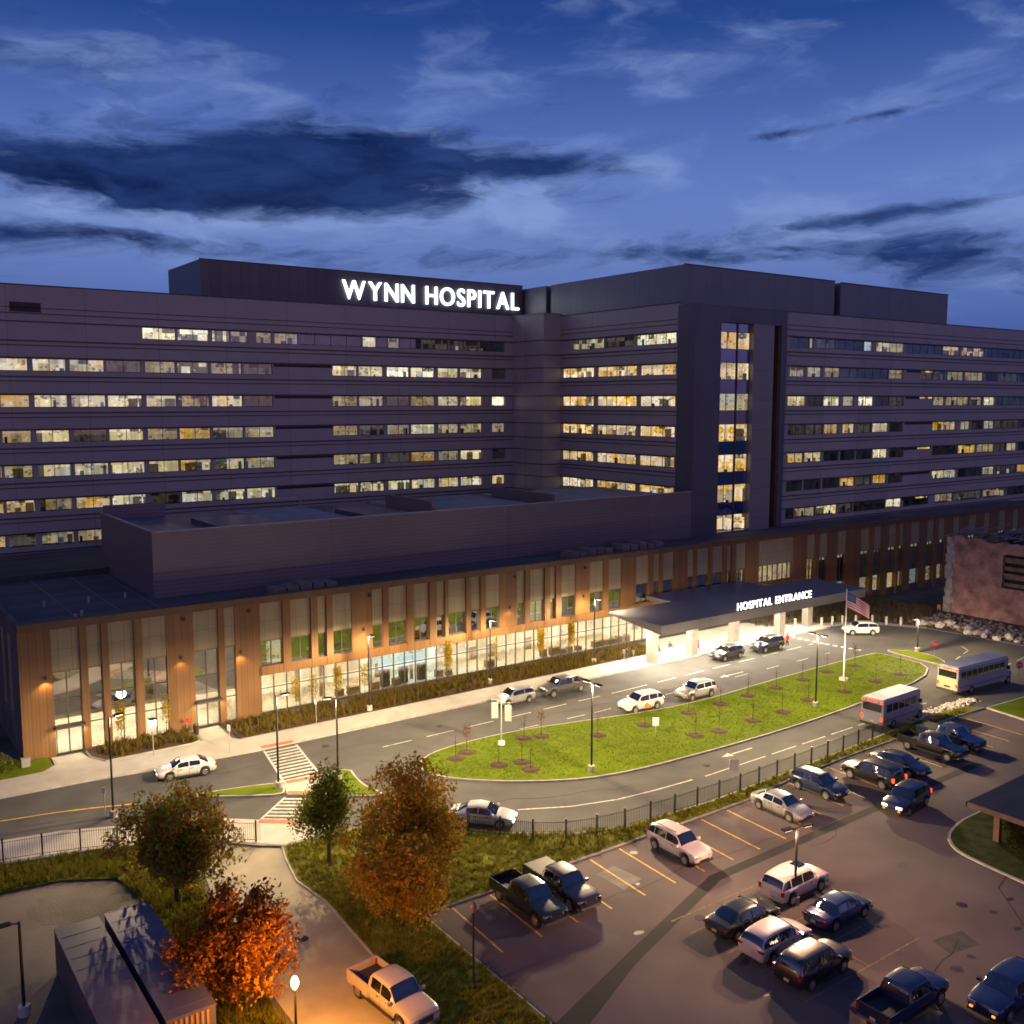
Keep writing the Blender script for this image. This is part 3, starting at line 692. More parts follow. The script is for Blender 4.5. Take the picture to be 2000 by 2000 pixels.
sg = bpy.data.objects.new('roof_sign', None); COL.objects.link(sg); sg.parent = ho; sg.location = (68.7-HO[0], 140.75, 0); sg.location.y = 140.75-HO[1]; sg.location.z = 46.95
letters('WYNN HOSPITAL', 3.4, .3, emit('sign_white', (.84, .92, 1.), 3.6), sg, (0, 0, 0), 33.9, 2.95)
b = MB(); b.box(21.2, 24.8, 136.93, 136.995, 42.2, 43.4); HB(b, 'louvre', darkmetal)

# ------------------------------------------------------------------ podium with the copper front
po = thing('hospital_podium', 'long two-storey hospital front with copper-brown ribbed piers and glowing ground floor glass', 'building', (13.1, 90.3, 0))
PO = (13.1, 90.3, 0)
def PB(b, name, m, parent=po, **k): return b.build(name, m, parent, off=PO, **k)
YF = 90.3
bays = [(15.7, 18.0), (18.6, 19.8), (20.4, 22.6), (23.3, 25.5), (28.0, 30.3), (30.9, 32.0), (34.5, 36.8), (37.6, 39.8), (40.5, 41.5), (42.2, 44.4), (46.8, 48.0), (48.6, 50.9), (51.7, 53.7), (54.6, 55.7), (56.1, 58.5), (59.1, 60.4), (61.1, 63.2), (65.6, 66.7), (67.4, 69.6), (70.4, 71.3), (72.1, 74.4), (76.7, 78.9), (79.6, 81.9), (84.4, 86.6), (87.3, 88.5), (89.0, 91.1), (93.7, 94.8), (95.3, 97.7), (98.3, 100.5), (101.2, 102.2), (103.0, 105.2), (108.0, 115.6), (118.7, 120.5), (121.4, 123.5), (126.0, 128.1), (131.9, 134.2), (135.1, 137.2), (139.2, 141.4), (141.9, 143.4), (145.5, 148.0), (150.2, 152.2), (153.2, 155.4), (158, 160), (163, 165.4), (168, 170), (173, 175.4), (178, 180), (184, 186)]
XE = 192.
p = 13.1
for a, c in bays+[(XE, XE)]:
    zb = .0 if (a < 34 or p > 113) else 4.2
    if p > 30.5 and p < 33: zb = 0.
    wide = a-p > 1.6
    b = MB(); b.box(p, a, YF-(.0 if wide else .18), YF+.55, zb, 11.42)
    PB(b, 'copper_pier', copper)
    p = c
b = MB(); b.box(13.1, XE, YF-.22, YF+.6, 11.42, 12.0); b.box(13.06, XE, YF-.28, YF+.66, 12.0, 12.1)
PB(b, 'parapet', copper_dk)
b = MB(); b.box(34.5, 84, YF-.14, YF+.6, 4.2, 5.08); b.box(84, 117.5, YF-.14, YF+.6, 4.2, 5.3)
PB(b, 'copper_band', copper)
for a, c in bays:
    zb = 7.55 if a < 80 else 7.75
    b = MB(); b.box(a, c, YF+.12, YF+.3, zb, 11.42); s_ = PB(b, 'mesh_screen', screen)
    fr, pn, rm = MB(), MB(), MB()
    z0 = .12 if a < 34 else 5.08
    if a > 117: z0 = 3.6
    if 84 < a < 117: z0 = 5.3
    n = 2 if c-a > 1.5 else 1
    if c-a > 5: n = 7
    for i in range(n+1):
        x = a+(c-a)*i/n; fr.box(max(a, x-.045), min(c, x+.045), YF+.2, YF+.36, z0, zb)
    for z in ([z0, zb-.08] if a > 34 else [z0, 2.55, 5.0, zb-.08]): fr.box(a, c, YF+.21, YF+.35, z, z+.08)
    if a > 117:
        for z in (3.5, 1.0): fr.box(a, c, YF+.2, YF+.36, z, z+.1)
        fr.box(a, c, YF+.0, YF+.36, 0, 1.0)
    f = PB(fr, 'window', framem)
    pn.box(a, c, YF+.26, YF+.272, z0 if a < 117 else 1.1, zb)
    PB(pn, 'pane', pane_p, f)
    if a > 34:
        k = 'k'
        if 34 < a < 35: k = 'w'
        if 65 < a < 72: k = 'w'
        if 102.5 < a < 117: k = 'w'
        if 118 < a < 120: k = 'a'
        g = tuple(v*.8 for v in GLOW[k])
        if a < 117: rm.box(a-.2, c+.2, YF+.8, YF+2.2, z0-.3, zb+.2, skip='f', col=g)
        else:
            rm.box(a-.2, c+.2, YF+.6, YF+1.6, 3.5, 7.1, skip='f', col=GLOW['a' if a < 120 else 'k'])
            rm.box(a, c, YF+.5, YF+.6, 7.2, 7.7, col=tuple(v*.7 for v in GLOW['w']))
            if a > 121: rm.box(a-.2, c+.2, YF+.6, YF+1.6, .9, 3.45, skip='f', col=tuple(v*.8 for v in GLOW[random.choice('wqwcqw')]))
        PB(rm, 'room', roomm, f)
    if 15 < a < 16 or a == 28.0:
        b = MB()
        for x in (a+.08, (a+c)/2-.03, c-.14): b.box(x, x+.07, YF+.1, YF+.2, .14, 2.5)
        b.box(a+.05, c-.05, YF+.08, YF+.2, 2.42, 2.52); d_ = PB(b, 'door', framem)
        b = MB(); b.box((a+c)/2+.1, (a+c)/2+.15, YF+.02, YF+.08, .9, 1.5); PB(b, 'handle', greymetal, d_)
        b = MB(); b.box(a-.1, c+.1, YF-.9, YF+.1, 2.65, 2.8); PB(b, 'door_canopy', framem)
# continuous ground floor glazing
fr = MB(); x = 34.5
while x < 117.4:
    fr.box(x-.04, x+.04, YF+.16, YF+.34, .35, 4.2); x += 1.35
fr.box(34.5, 117.4, YF+.17, YF+.33, .14, .38); fr.box(34.5, 117.4, YF+.17, YF+.33, 2.75, 2.83); fr.box(34.5, 117.4, YF+.17, YF+.33, 4.08, 4.2)
f = PB(fr, 'shopfront', framem)
b = MB(); b.box(34.5, 117.4, YF+.24, YF+.252, .38, 4.08); PB(b, 'pane', pane_p, f)
# interior shell
b = MB()
b.face([(13.6, 97, .14), (117, 97, .14), (117, 97, 9), (13.6, 97, 9)]); b.box(13.5, 13.6, YF+.6, 97, .1, 11.4); b.box(33, 33.2, YF+.6, 97, .1, 4.2); b.box(117.2, 117.4, YF+.6, 97, .1, 4.2)
for x in (40, 47.5, 56.2, 65, 74, 83, 92, 101): b.box(x, x+.2, YF+3.2, 97, .1, 4.2)
b.box(33.2, 117.4, YF+.6, 97, 4.2, 4.6); b.box(13.6, 33.0, YF+.9, 97, 7.6, 7.9); b.box(13.6, 33.0, YF+1.3, 97, 2.95, 3.3)
PB(b, 'inner_wall', interior)
b = MB(); b.face([(13.6, YF+.4, .13), (117.4, YF+.4, .13), (117.4, 97, .13), (13.6, 97, .13)]); PB(b, 'inner_floor', interior_floor)
b = MB()       # counters, seats, curtains and columns in the lobby
for i in range(60):
    x = 35+i*1.36; k = random.random()
    if k < .35: b.box(x, x+random.uniform(.5, 1.2), YF+1.2, YF+1.9, .14, random.uniform(.6, 1.1))
    elif k < .5: b.box(x, x+.3, YF+2.4, YF+2.7, .14, 4.2)
    elif k < .62: b.box(x, x+1.0, YF+3, YF+3.1, .9, 2.4)
PB(b, 'lobby_furniture', mat('furniture', (.22, .14, .08), .6, var=.5, scale=.9))
b = MB()
for x0 in (47.9, 50.2, 52.2): b.box(x0, x0+1.9, YF+1.0, YF+1.06, 2.3, 3.5)
PB(b, 'shop_screen', emit('screen_light', (.75, .95, 1.), 2.0))
b = MB()
for x0 in (48.6, 50.9, 53.2): b.box(x0, x0+.9, YF+1.4, YF+2.0, .2, 2.0)
PB(b, 'shop_shelf', mat('shelf_dark', (.05, .04, .04), .6, var=.5))
# roof of the podium
b = MB()
b.box(13.5, XE, YF+.6, 137, 11.2, 11.5); b.box(13.1, 13.5, YF+.6, 137, 0, 11.42); b.box(13.1, 13.55, YF+.66, 137, 12.0, 12.08); b.box(13.12, 13.5, YF+.6, 137, 11.42, 12.0)
PB(b, 'roof', roofm)
b = MB(); b.box(-30, 13.0, 116, 137, 0, 10.6); b.box(13.5, 26.6, 116, 116.4, 11.5, 12.2); PB(b, 'roof_step', ledgem)
b = MB()
for y in (94, 97.5): b.box(13.04, 13.1, y, y+1.2, 3.5, 10.5)
PB(b, 'side_fin', screen)
b = MB()
for x in (17, 21, 24.4): b.tube((x, 100, 11.5), (x, 100, 12.1), .12, n=8); b.box(x+1.5, x+1.53, 92, 116, 11.5, 11.53)
b.tube((18.6, 91.6, 11.5), (18.6, 91.6, 12.5), .12, n=8); b.tube((18.2, 92.2, 11.5), (18.2, 92.2, 12.1), .18, n=8)
PB(b, 'roof_vent', greymetal)
# the ribbed screen volume standing on it
b = MB(); b.box(26.7, 102.25, 98.1, 119, 11.5, 17.3); b.box(26.7, 102.25, 98.1, 98.4, 17.3, 18.1); b.box(26.7, 27.0, 98.4, 119, 17.3, 18.1); b.box(27, 34, 118.7, 119, 17.3, 19.0)
PB(b, 'screen_block', boxclad)
for q in ((26.66, 102.25, 98.06, 98.45, 18.1, 18.2), (26.66, 27.05, 98.45, 119, 18.1, 18.2)):
    b = MB(); b.box(*q); PB(b, 'coping', greymetal)
for q in ((27, 32.2, 98.5, 118.6, 17.3, 17.42), (34.3, 41.2, 98.5, 110, 17.3, 17.9), (51.8, 57.6, 98.5, 109.4, 17.3, 17.9)):
    b = MB(); b.box(*q); PB(b, 'roof_deck', deckm)
for q in ((59.4, 59.8, 99, 110.5, 17.3, 19.2), (77.6, 78.0, 99, 113, 17.3, 19.0)):
    b = MB(); b.box(*q); PB(b, 'screen_fin', boxclad)
b = MB(); b.box(60.5, 77, 99, 118, 17.3, 17.6); b.box(79, 101, 99, 118, 17.3, 17.55); b.box(42, 51, 99, 118, 17.3, 17.5); PB(b, 'roof_gravel', mat('pale_roof', (.26, .24, .22), .9, var=.25, scale=.6))
b = MB(); b.box(41.5, 50.6, 117.2, 117.5, 18.5, 18.9); b.tube((50.6, 117, 17.4), (50.6, 117, 19.3), .06, n=6); PB(b, 'roof_rail', greymetal)
for (x0, x1, y0) in ((37, 44, 92.4), (76, 83, 93), (84.5, 92, 93)):
    b = MB()
    for i in range(5):
        a = x0+(x1-x0)*i/5; b.box(a, a+(x1-x0)/5*.85, y0, y0+2.2, 11.5, 12.1+.5*random.random())
    PB(b, 'roof_unit', mat('warm_unit', (.17, .14, .12), .7, var=.3, scale=1))
for x in (33.2, 46.2, 26.9, 75.6, 65.0):
    b = MB(); b.box(x, x+.3, YF-.35, YF-.19, 10.7, 11.0); PB(b, 'camera_box', darkmetal)

# ------------------------------------------------------------------ entrance canopy
ca = thing('entrance_canopy', 'dark blue-grey entrance canopy with lit white letters, carried on concrete columns beside the drive', 'canopy', (92, 82, 0))
CO_ = (92, 82, 0)
def CB(b, name, m, parent=ca, **k): return b.build(name, m, parent, off=CO_, **k)
b = MB()
# wedge shaped slab: thin tips at both ends
x0, x1, y0, y1 = 74.1, 111.5, 75.2, 83.8
def ring(z): return [(x0, y0, z), (x1, y0, z), (x1, y1, z), (x0, y1, z)]
t = [(x0, y1, 6.65), (x0, y0, 6.6), (x1, y0, 6.6), (x1, y1, 6.65)]
u = [(x0+.6, y1-.3, 6.2), (x0+1.4, y0+.9, 5.35), (x1-1.4, y0+.9, 5.35), (x1-.6, y1-.3, 6.2)]
e = [(x0, y1, 6.42), (x0+.25, y0+.1, 5.45), (x1-.25, y0+.1, 5.45), (x1, y1, 6.42)]
b.face(t[::-1])
for i in range(4):
    j = (i+1) % 4; b.face([e[i], e[j], t[j], t[i]]); b.face([u[i], u[j], e[j], e[i]])
b.face(u)
b.box(86, 104, 83.75, 90.2, 5.7, 6.15)
CB(b, 'canopy_roof', mat('canopy_metal', (.15, .148, .175), .45, .2, var=.08, scale=.5), tri=False)
b = MB(); b.face([(x0+1.6, y0+1.1, 5.33), (x0+1.6, y1-.8, 6.1), (x1-1.6, y1-.8, 6.1), (x1-1.6, y0+1.1, 5.33)]); CB(b, 'soffit', mat('soffit_white', (.6, .57, .52), .6, var=.05))
colm = mat('column_concrete', (.20, .185, .165), .7, var=.15, scale=1.5)
for x, y in ((79.4, 82.0), (86.0, 81.9), (95.2, 83.4), (102.4, 81.9), (110.4, 83.6)):
    b = MB(); b.box(x-.55, x+.55, y-.5, y+.5, .1, 5.95 if y < 83 else 6.05); CB(b, 'column', colm, bevel=.05)
for x in (77.5, 82.5, 90, 98, 106):
    b = MB(); b.box(x-.9, x+.9, 78.7, 79.3, 5.2, 5.3); CB(b, 'downlight', emit('downlight_glow', (1, .87, .68), 10))
    lamp('canopy_light', 'AREA', (x, 79, 5.18), 1300, (1, .84, .62), shape='RECTANGLE', size=1.8, size_y=.6)
    lamp('canopy_light', 'AREA', (x, 82.6, 5.5), 1300, (1, .84, .62), shape='RECTANGLE', size=1.8, size_y=.6)
sg = bpy.data.objects.new('canopy_sign', None); COL.objects.link(sg); sg.parent = ca; sg.location = (86.5-CO_[0], 75.3-CO_[1], 6.72)
letters('HOSPITAL ENTRANCE', 1.1, .12, emit('sign_warm', (1, .9, .86), 3.4), sg, (0, 0, 0), 13.6, .9)
b = MB(); b.box(86.3, 100.3, 75.28, 75.36, 6.62, 6.72); CB(b, 'sign_rail', darkmetal)

# ------------------------------------------------------------------ vehicles
tyrem = mat('tyre_rubber', (.018, .017, .017), .85, var=.2, scale=6)
rimm = mat('wheel_rim', (.38, .37, .36), .35, .8, var=.1)
cglass = glass('car_glass', refl=.10, opaque=(.006, .007, .009))
trimm = mat('black_trim', (.02, .02, .02), .6, var=.1)
chrome = mat('bright_trim', (.5, .5, .5), .25, .9, var=.05)
lens_red = mat('lens_red', (.25, .012, .01), .25, var=.1, coat=.5)
lens_clear = mat('lens_clear', (.55, .55, .52), .15, .4, var=.1, coat=.6)
lit_red = emit('brake_lit', (1, .06, .02), 3.2)
lit_head = emit('headlamp_lit', (1, .93, .78), 9)
lit_amb = emit('amber_lit', (1, .32, .05), 2.0)
platem = mat('number_plate', (.5, .42, .2), .5, var=.1)
def paint(name, c, metal=.0, rough=.32): return mat(name, c, rough, metal, var=.05, scale=2, coat=.7)
P_ = dict(white=paint('paint_white', (.50, .485, .465)), silver=paint('paint_silver', (.34, .34, .33), .45), tan=paint('paint_warm_white', (.38, .32, .27)), pale=paint('paint_pale_silver', (.42, .42, .42), .2), grey=paint('paint_grey', (.10, .10, .10), .4), black=paint('paint_black', (.012, .012, .014)),
          navy=paint('paint_navy', (.014, .022, .055), .2), blue=paint('paint_blue', (.022, .04, .10), .3), darkgrey=paint('paint_charcoal', (.035, .036, .04), .3), cream=paint('paint_pearl', (.48, .42, .40)), green=paint('paint_dark_green', (.018, .026, .022), .2))
# station tables: x, sill z, half width, belt z, half roof width, roof z   (x>0 is the front)
CARS = {
 'sedan': dict(st=[(-2.30, .38, .70, .72, .58, .78), (-2.18, .28, .83, .88, .70, .95), (-1.72, .22, .88, .95, .70, 1.04), (-.95, .20, .90, .95, .57, 1.40), (-.25, .20, .91, .94, .60, 1.46), (.38, .20, .91, .93, .59, 1.42), (1.18, .20, .90, .91, .70, 1.00), (1.80, .22, .88, .80, .66, .86), (2.18, .28, .80, .68, .58, .74), (2.32, .40, .66, .58, .50, .62)], wb=(-1.36, 1.36), wr=.33, win=(2, 3, 5, 6)),
 'hatch': dict(st=[(-2.12, .42, .72, .80, .60, .86), (-2.05, .28, .84, .95, .66, 1.05), (-1.80, .24, .88, 1.00, .60, 1.42), (-1.30, .22, .90, 1.00, .60, 1.54), (-.40, .22, .91, .98, .62, 1.58), (.30, .22, .91, .97, .60, 1.53), (1.05, .22, .90, .95, .70, 1.06), (1.62, .24, .88, .86, .66, .93), (1.98, .28, .80, .72, .58, .80), (2.12, .42, .66, .60, .50, .66)], wb=(-1.28, 1.26), wr=.33, win=(1, 2, 5, 6)),
 'suv': dict(st=[(-2.36, .45, .76, .86, .66, .92), (-2.30, .34, .90, 1.08, .72, 1.15), (-2.05, .30, .94, 1.12, .66, 1.62), (-1.55, .28, .95, 1.12, .68, 1.74), (-.50, .28, .96, 1.10, .70, 1.78), (.40, .28, .96, 1.09, .68, 1.72), (1.10, .28, .95, 1.08, .76, 1.18), (1.85, .30, .93, 1.00, .72, 1.08), (2.25, .34, .86, .88, .66, .98), (2.38, .48, .72, .74, .58, .80)], wb=(-1.42, 1.42), wr=.37, win=(1, 2, 5, 6)),
 'pickup': dict(st=[(-1.02, .40, .93, 1.10, .74, 1.16), (-.98, .40, .96, 1.16, .72, 1.60), (-.80, .40, .97, 1.18, .70, 1.82), (.0, .40, .98, 1.16, .72, 1.88), (.70, .40, .98, 1.16, .71, 1.84), (1.38, .40, .97, 1.14, .78, 1.26), (2.10, .42, .96, 1.10, .76, 1.18), (2.62, .44, .92, 1.02, .72, 1.10), (2.80, .52, .84, .90, .68, .98)], wb=(-1.95, 1.85), wr=.41, win=(0, 2, 4, 5)),
}
def interp(st, x):
    """monotone cubic through the stations, so the shell curves instead of kinking"""
    if x <= st[0][0]: return st[0]
    if x >= st[-1][0]: return st[-1]
    i = max(k for k in range(len(st)-1) if st[k][0] <= x); a, c = st[i], st[i+1]; h = c[0]-a[0]; t = (x-a[0])/h; out = [x]
    for j in range(1, 6):
        d = (c[j]-a[j])/h
        def tan(k):
            if k <= 0 or k >= len(st)-1: return d
            d0 = (st[k][j]-st[k-1][j])/(st[k][0]-st[k-1][0]); d1 = (st[k+1][j]-st[k][j])/(st[k+1][0]-st[k][0])
            return 0. if d0*d1 <= 0 else 2*d0*d1/(d0+d1)
        m0, m1 = tan(i), tan(i+1); t2 = t*t; t3 = t2*t
        out.append((2*t3-3*t2+1)*a[j]+(t3-2*t2+t)*h*m0+(3*t2-2*t3)*c[j]+(t3-t2)*h*m1)
    return tuple(out)
def section(s):
    x, zl, w, zb, wr, zr = s
    h = [(0, zl), (w*.80, zl), (w*.97, zl+min(.14, (zb-zl)*.4)), (w, zl+(zb-zl)*.62), (w*.965, zb), (w*.945, zb+.012), (wr+.05, zr-.06 if zr-zb > .2 else zb+(zr-zb)*.55), (wr-.05, zr-.005), (wr*.5, zr+.022), (0, zr+.03)]
    return h
def vehicle(kind, pm, name, label, cat, loc, rz, group, lit=False, brake=False, amber=False, extra=None, scale=1., roofbars=False, rimdark=False):
    C = CARS[kind]; st = C['st']; t = thing(name, label, cat, (loc[0], loc[1], loc[2] if len(loc) > 2 else .008), rz, group)
    if scale != 1: t.scale = (scale,)*3
    body = P_[pm]
    xs_ = set(s[0] for s in st) | set(round(st[0][0]+(st[-1][0]-st[0][0])*i/44, 4) for i in range(45))
    wr = C['wr']
    for wx in C['wb']:
        for k in (-1.22, -1.2, -.95, -.5, 0, .5, .95, 1.2, 1.22): 
            x = wx+k*wr
            if st[0][0] < x < st[-1][0]: xs_.add(round(x, 4))
    sec = []
    for x in sorted(xs_):
        s = list(interp(st, x))
        for wx in C['wb']:
            d = abs(x-wx)/wr
            if d < 1.21: s[1] = max(s[1], math.sqrt(max(0, 1.21**2-d*d))*wr+wr*.98-.02 if d < 1.21 else s[1])
        sec.append(section(s))
        sec[-1] = [(x, y, z) for y, z in sec[-1]]
    b = MB(); n = len(sec[0])
    for A, B in zip(sec, sec[1:]):
        for k in range(n-1):
            for sg_ in (1, -1):
                q = [A[k], B[k], B[k+1], A[k+1]]; q = [(p[0], p[1]*sg_, p[2]) for p in q]
                b.face(q if sg_ > 0 else q[::-1])
    for E_, rev in ((sec[0], 0), (sec[-1], 1)):
        loop = [p for p in E_]+[(p[0], -p[1], p[2]) for p in E_[::-1][1:-1]]
        b.face(loop if rev == 0 else loop[::-1])
    b.build('body', body, t, smooth=48)
    # windows lie a few millimetres proud of the shell
    r0, r1, f0, f1 = C['win']
    def shell(x, y_side, k, tt):
        h = section(interp(st, x)); a = h[k]; c = h[k+1]
        return (x, (a[0]+(c[0]-a[0])*tt)*y_side, a[1]+(c[1]-a[1])*tt)
    def screen_(ia, ib, nm, ta=.10, tb=.92):
        b = MB(); sa, sb = st[ia], st[ib]; cols = []
        for u in [ta+(tb-ta)*i/5 for i in range(6)]:
            x = sa[0]+(sb[0]-sa[0])*u; h = section(interp(st, x))
            pts = [h[6], h[7], h[8], h[9]]
            pts = [(pts[0][0]*.97, pts[0][1])]+pts[1:]
            row = [(x, -p[0], p[1]) for p in pts[:3]]+[(x, 0, pts[3][1])]+[(x, p[0], p[1]) for p in pts[2::-1]]
            cols.append(row)
        dx = .014*(1 if ia > r1 else -1)
        for c0, c1 in zip(cols, cols[1:]):
            for i in range(6):
                q = [c0[i], c0[i+1], c1[i+1], c1[i]]
                b.face([(p[0]+dx, p[1], p[2]+.018) for p in (q if dx < 0 else q[::-1])][::-1])
        b.build(nm, cglass, t, smooth=60)
    screen_(r0, r1, 'rear_window'); screen_(f1, f0, 'windshield', .08, .90)
    xa = st[r1][0]-(.35 if kind in ('hatch', 'suv') else .1); xb = st[f0][0]+.35
    if kind == 'pickup': xa = st[r1][0]+.05
    for sd in (1, -1):
        cuts = [xa, xa+(xb-xa)*.5, xb] if kind != 'suv' else [xa, xa+(xb-xa)*.28, xa+(xb-xa)*.63, xb]
        for c0, c1 in zip(cuts, cuts[1:]):
            b = MB(); c0 += .035; c1 -= .035; N_ = 8; lo = []; hi = []
            for i in range(N_+1):
                x = c0+(c1-c0)*i/N_; p = shell(x, sd, 5, .08); q = shell(x, sd, 5, .90)
                lo.append((p[0], p[1]+sd*.012, p[2]+.005)); hi.append((q[0], q[1]+sd*.012, q[2]+.005))
            for i in range(N_):
                q = [lo[i], lo[i+1], hi[i+1], hi[i]]; b.face(q if sd < 0 else q[::-1])
            b.build('side_window', cglass, t)
    for sd in (1, -1):
        b = MB()
        for c in ([xa+.02] if kind == 'pickup' else [xa+.28])+[xa+(xb-xa)*.5, xb-.02]:
            for ka, kb in ((2, 3), (3, 4)):
                h0 = section(interp(st, c)); h1 = section(interp(st, c+.022)); o_ = .005
                q = [(c, (h0[ka][0]+o_)*sd, h0[ka][1]), (c+.022, (h1[ka][0]+o_)*sd, h1[ka][1]), (c+.022, (h1[kb][0]+o_)*sd, h1[kb][1]), (c, (h0[kb][0]+o_)*sd, h0[kb][1])]
                b.face(q if sd < 0 else q[::-1])
        for c in (xa+(xb-xa)*.40, xa+(xb-xa)*.86):
            w_ = interp(st, c)[2]; z_ = interp(st, c)[3]-.10
            b.box(c-.10, c+.08, min(sd*(w_-.03), sd*(w_+.02)), max(sd*(w_-.03), sd*(w_+.02)), z_-.02, z_+.015)
        s0 = interp(st, (C['wb'][0]+C['wb'][1])/2); w_ = s0[2]
        b.box(C['wb'][0]+wr*1.25, C['wb'][1]-wr*1.25, min(sd*(w_-.10), sd*(w_+.012)), max(sd*(w_-.10), sd*(w_+.012)), s0[1]-.02, s0[1]+.10)
        b.build('side_trim', trimm, t)
    # wheels
    for wx in C['wb']:
        for sd in (1, -1):
            w = interp(st, wx)[2]-.10
            b = MB(); c = Vector((wx, sd*w, wr)); i0 = 16
            for a_, b_, ra, rb in ((-.11, -.09, wr*.93, wr), (-.09, .09, wr, wr), (.09, .11, wr, wr*.93)):
                b.tube(c+Vector((0, a_, 0)), c+Vector((0, b_, 0)), ra, rb, n=i0)
            wh = b.build('wheel', tyrem, t)
            b = MB(); b.tube(c+Vector((0, sd*.10, 0)), c+Vector((0, sd*.118, 0)), wr*.66, wr*.60, n=14); b.tube(c+Vector((0, sd*.118, 0)), c+Vector((0, sd*.135, 0)), wr*.16, wr*.13, n=8)
            b.build('rim', trimm if rimdark else rimm, wh)
    front = st[-1]; fx = st[-2]; rear = st[0]; rx = st[1]
    for sd in (1, -1):
        b = MB(); x = (front[0]+fx[0])/2; w = fx[2]*.93
        b.face([(x+.10, sd*(w-.46), fx[3]-.02), (x-.06, sd*(w-.02), fx[3]-.01), (x-.03, sd*w, fx[3]-.16), (x+.12, sd*(w-.44), fx[3]-.17)][::sd])
        b.box(x-.25, x+.09, min(sd*(w-.42), sd*(w-.04)), max(sd*(w-.42), sd*(w-.04)), fx[3]-.16, fx[3]-.025)
        b.build('headlight', lit_head if lit else lens_clear, t)
        b = MB(); x0 = rear[0] if kind != 'pickup' else -2.92; zc = rx[3] if kind != 'pickup' else 1.05; w = (rx[2] if kind != 'pickup' else .95)
        if kind == 'suv' or kind == 'pickup': b.box(x0-.03, x0+.14, min(sd*(w-.16), sd*(w+.005)), max(sd*(w-.16), sd*(w+.005)), zc-.26, zc+.06)
        else: b.box(x0+.0, x0+.16, min(sd*(w-.34), sd*(w-.01)), max(sd*(w-.34), sd*(w-.01)), zc-.16, zc-.02)
        b.build('taillight', lit_red if brake else lens_red, t)
        b = MB(); xm = st[f1][0]-.25; wm = interp(st, xm)[2]
        b.box(xm-.07, xm+.07, min(sd*(wm-.02), sd*(wm+.20)), max(sd*(wm-.02), sd*(wm+.20)), interp(st, xm)[3]+.03, interp(st, xm)[3]+.18)
        b.build('mirror', body, t)
    b = MB(); b.box(front[0]-.07, front[0]+.025, -.44, .44, .44 if kind != 'pickup' else .62, .58 if kind != 'pickup' else .92); b.build('grille', trimm, t)
    b = MB()
    if kind == 'pickup': b.box(-2.96, -2.93, -.16, .16, .62, .76)
    else: b.box(rear[0]-.03, rear[0]+.02, -.16, .16, .52, .66)
    b.build('number_plate', platem, t)
    b = MB(); b.box(front[0]-.14, front[0]+.04, -.78, .78, .34 if kind != 'pickup' else .45, .44 if kind != 'pickup' else .60); b.build('bumper', chrome if kind == 'pickup' else trimm, t)
    if amber:
        b = MB(); b.box(front[0]-.05, front[0]+.05, .5, .66, .5, .6); b.box(front[0]-.05, front[0]+.05, -.66, -.5, .5, .6); b.build('fog_light', lit_amb, t)
    if kind == 'pickup':
        b = MB(); z0, z1, zi = .42, 1.22, .82
        b.box(-2.92, -1.0, -.97, -.89, z0+.2, z1); b.box(-2.92, -1.0, .89, .97, z0+.2, z1); b.box(-2.92, -2.84, -.89, .89, z0+.1, z1); b.box(-2.84, -1.0, -.89, .89, .72, zi)
        b.box(-2.92, -2.40, -.955, .955, .5, .72); b.box(-1.5, -1.0, -.955, .955, .45, .72)
        b.build('cargo_bed', body, t, bevel=.015)
        b = MB()
        if extra == 'cover': b.box(-2.86, -1.02, -.9, .9, 1.2, 1.24); b.build('bed_cover', trimm, t)
        else: b.box(-2.82, -1.06, -.87, .87, zi, zi+.015); b.build('bed_liner', trimm, t)
        b = MB(); b.box(-3.02, -2.90, -.85, .85, .48, .62); b.build('rear_bumper', chrome, t)
    if roofbars:
        b = MB()
        for sd in (1, -1): b.box(st[2][0]+.3, st[5][0]-.1, sd*.58-.02, sd*.58+.02, st[4][5]+.03, st[4][5]+.07)
        b.build('roof_rail', trimm, t)
    if extra == 'decal':
        b = MB(); w = .965
        for sd in (1,):
            b.face([(-.55, sd*w, .36), (.25, sd*w, .36), (.25, sd*w, .75), (.0, sd*w, .98), (-.25, sd*w, .75), (-.55, sd*w, .6)])
        b.build('door_decal', mat('orange_decal', (.45, .13, .02), .5, var=.1), t)
    if extra == 'sunroof':
        b = MB(); b.box(-.15, .55, -.36, .36, st[4][5]+.005, st[4][5]+.04); b.build('sunroof', cglass, t)
    return t
GL = 'cars on the hospital drive'; GP = 'cars parked along the top row of the car park'; GM = 'cars in the middle of the car park'
W_ = math.pi; Z = 0.; S_ = -math.pi/2; Nn = math.pi/2
vehicle('sedan', 'white', 'sedan', 'white sedan driving past the copper corner before the zebra crossing', 'car', (23.6, 79.5), R(171.4), GL, lit=False, scale=1.03)
vehicle('hatch', 'silver', 'hatchback', 'silver hatchback stopped at the kerb just ahead of a grey pickup', 'car', (57.3, 79.4), W_, GL, scale=1.04)
vehicle('pickup', 'grey', 'pickup_truck', 'dark grey pickup stopped at the kerb behind a silver hatchback', 'pickup truck', (63.5, 79.2), W_, GL, scale=.98)
vehicle('suv', 'white', 'sport_utility_vehicle', 'white SUV with an orange door decal beside the lawn island', 'car', (66.5, 70.2), W_-.06, GL, lit=False, extra='decal')
vehicle('suv', 'silver', 'sport_utility_vehicle', 'plain silver-white SUV beside the lawn island, behind the one with a decal', 'car', (74.0, 69.8), W_, GL)
vehicle('hatch', 'darkgrey', 'hatchback', 'dark grey hatchback waiting under the front of the entrance canopy', 'car', (88.6, 78.6), W_, GL, scale=1.05)
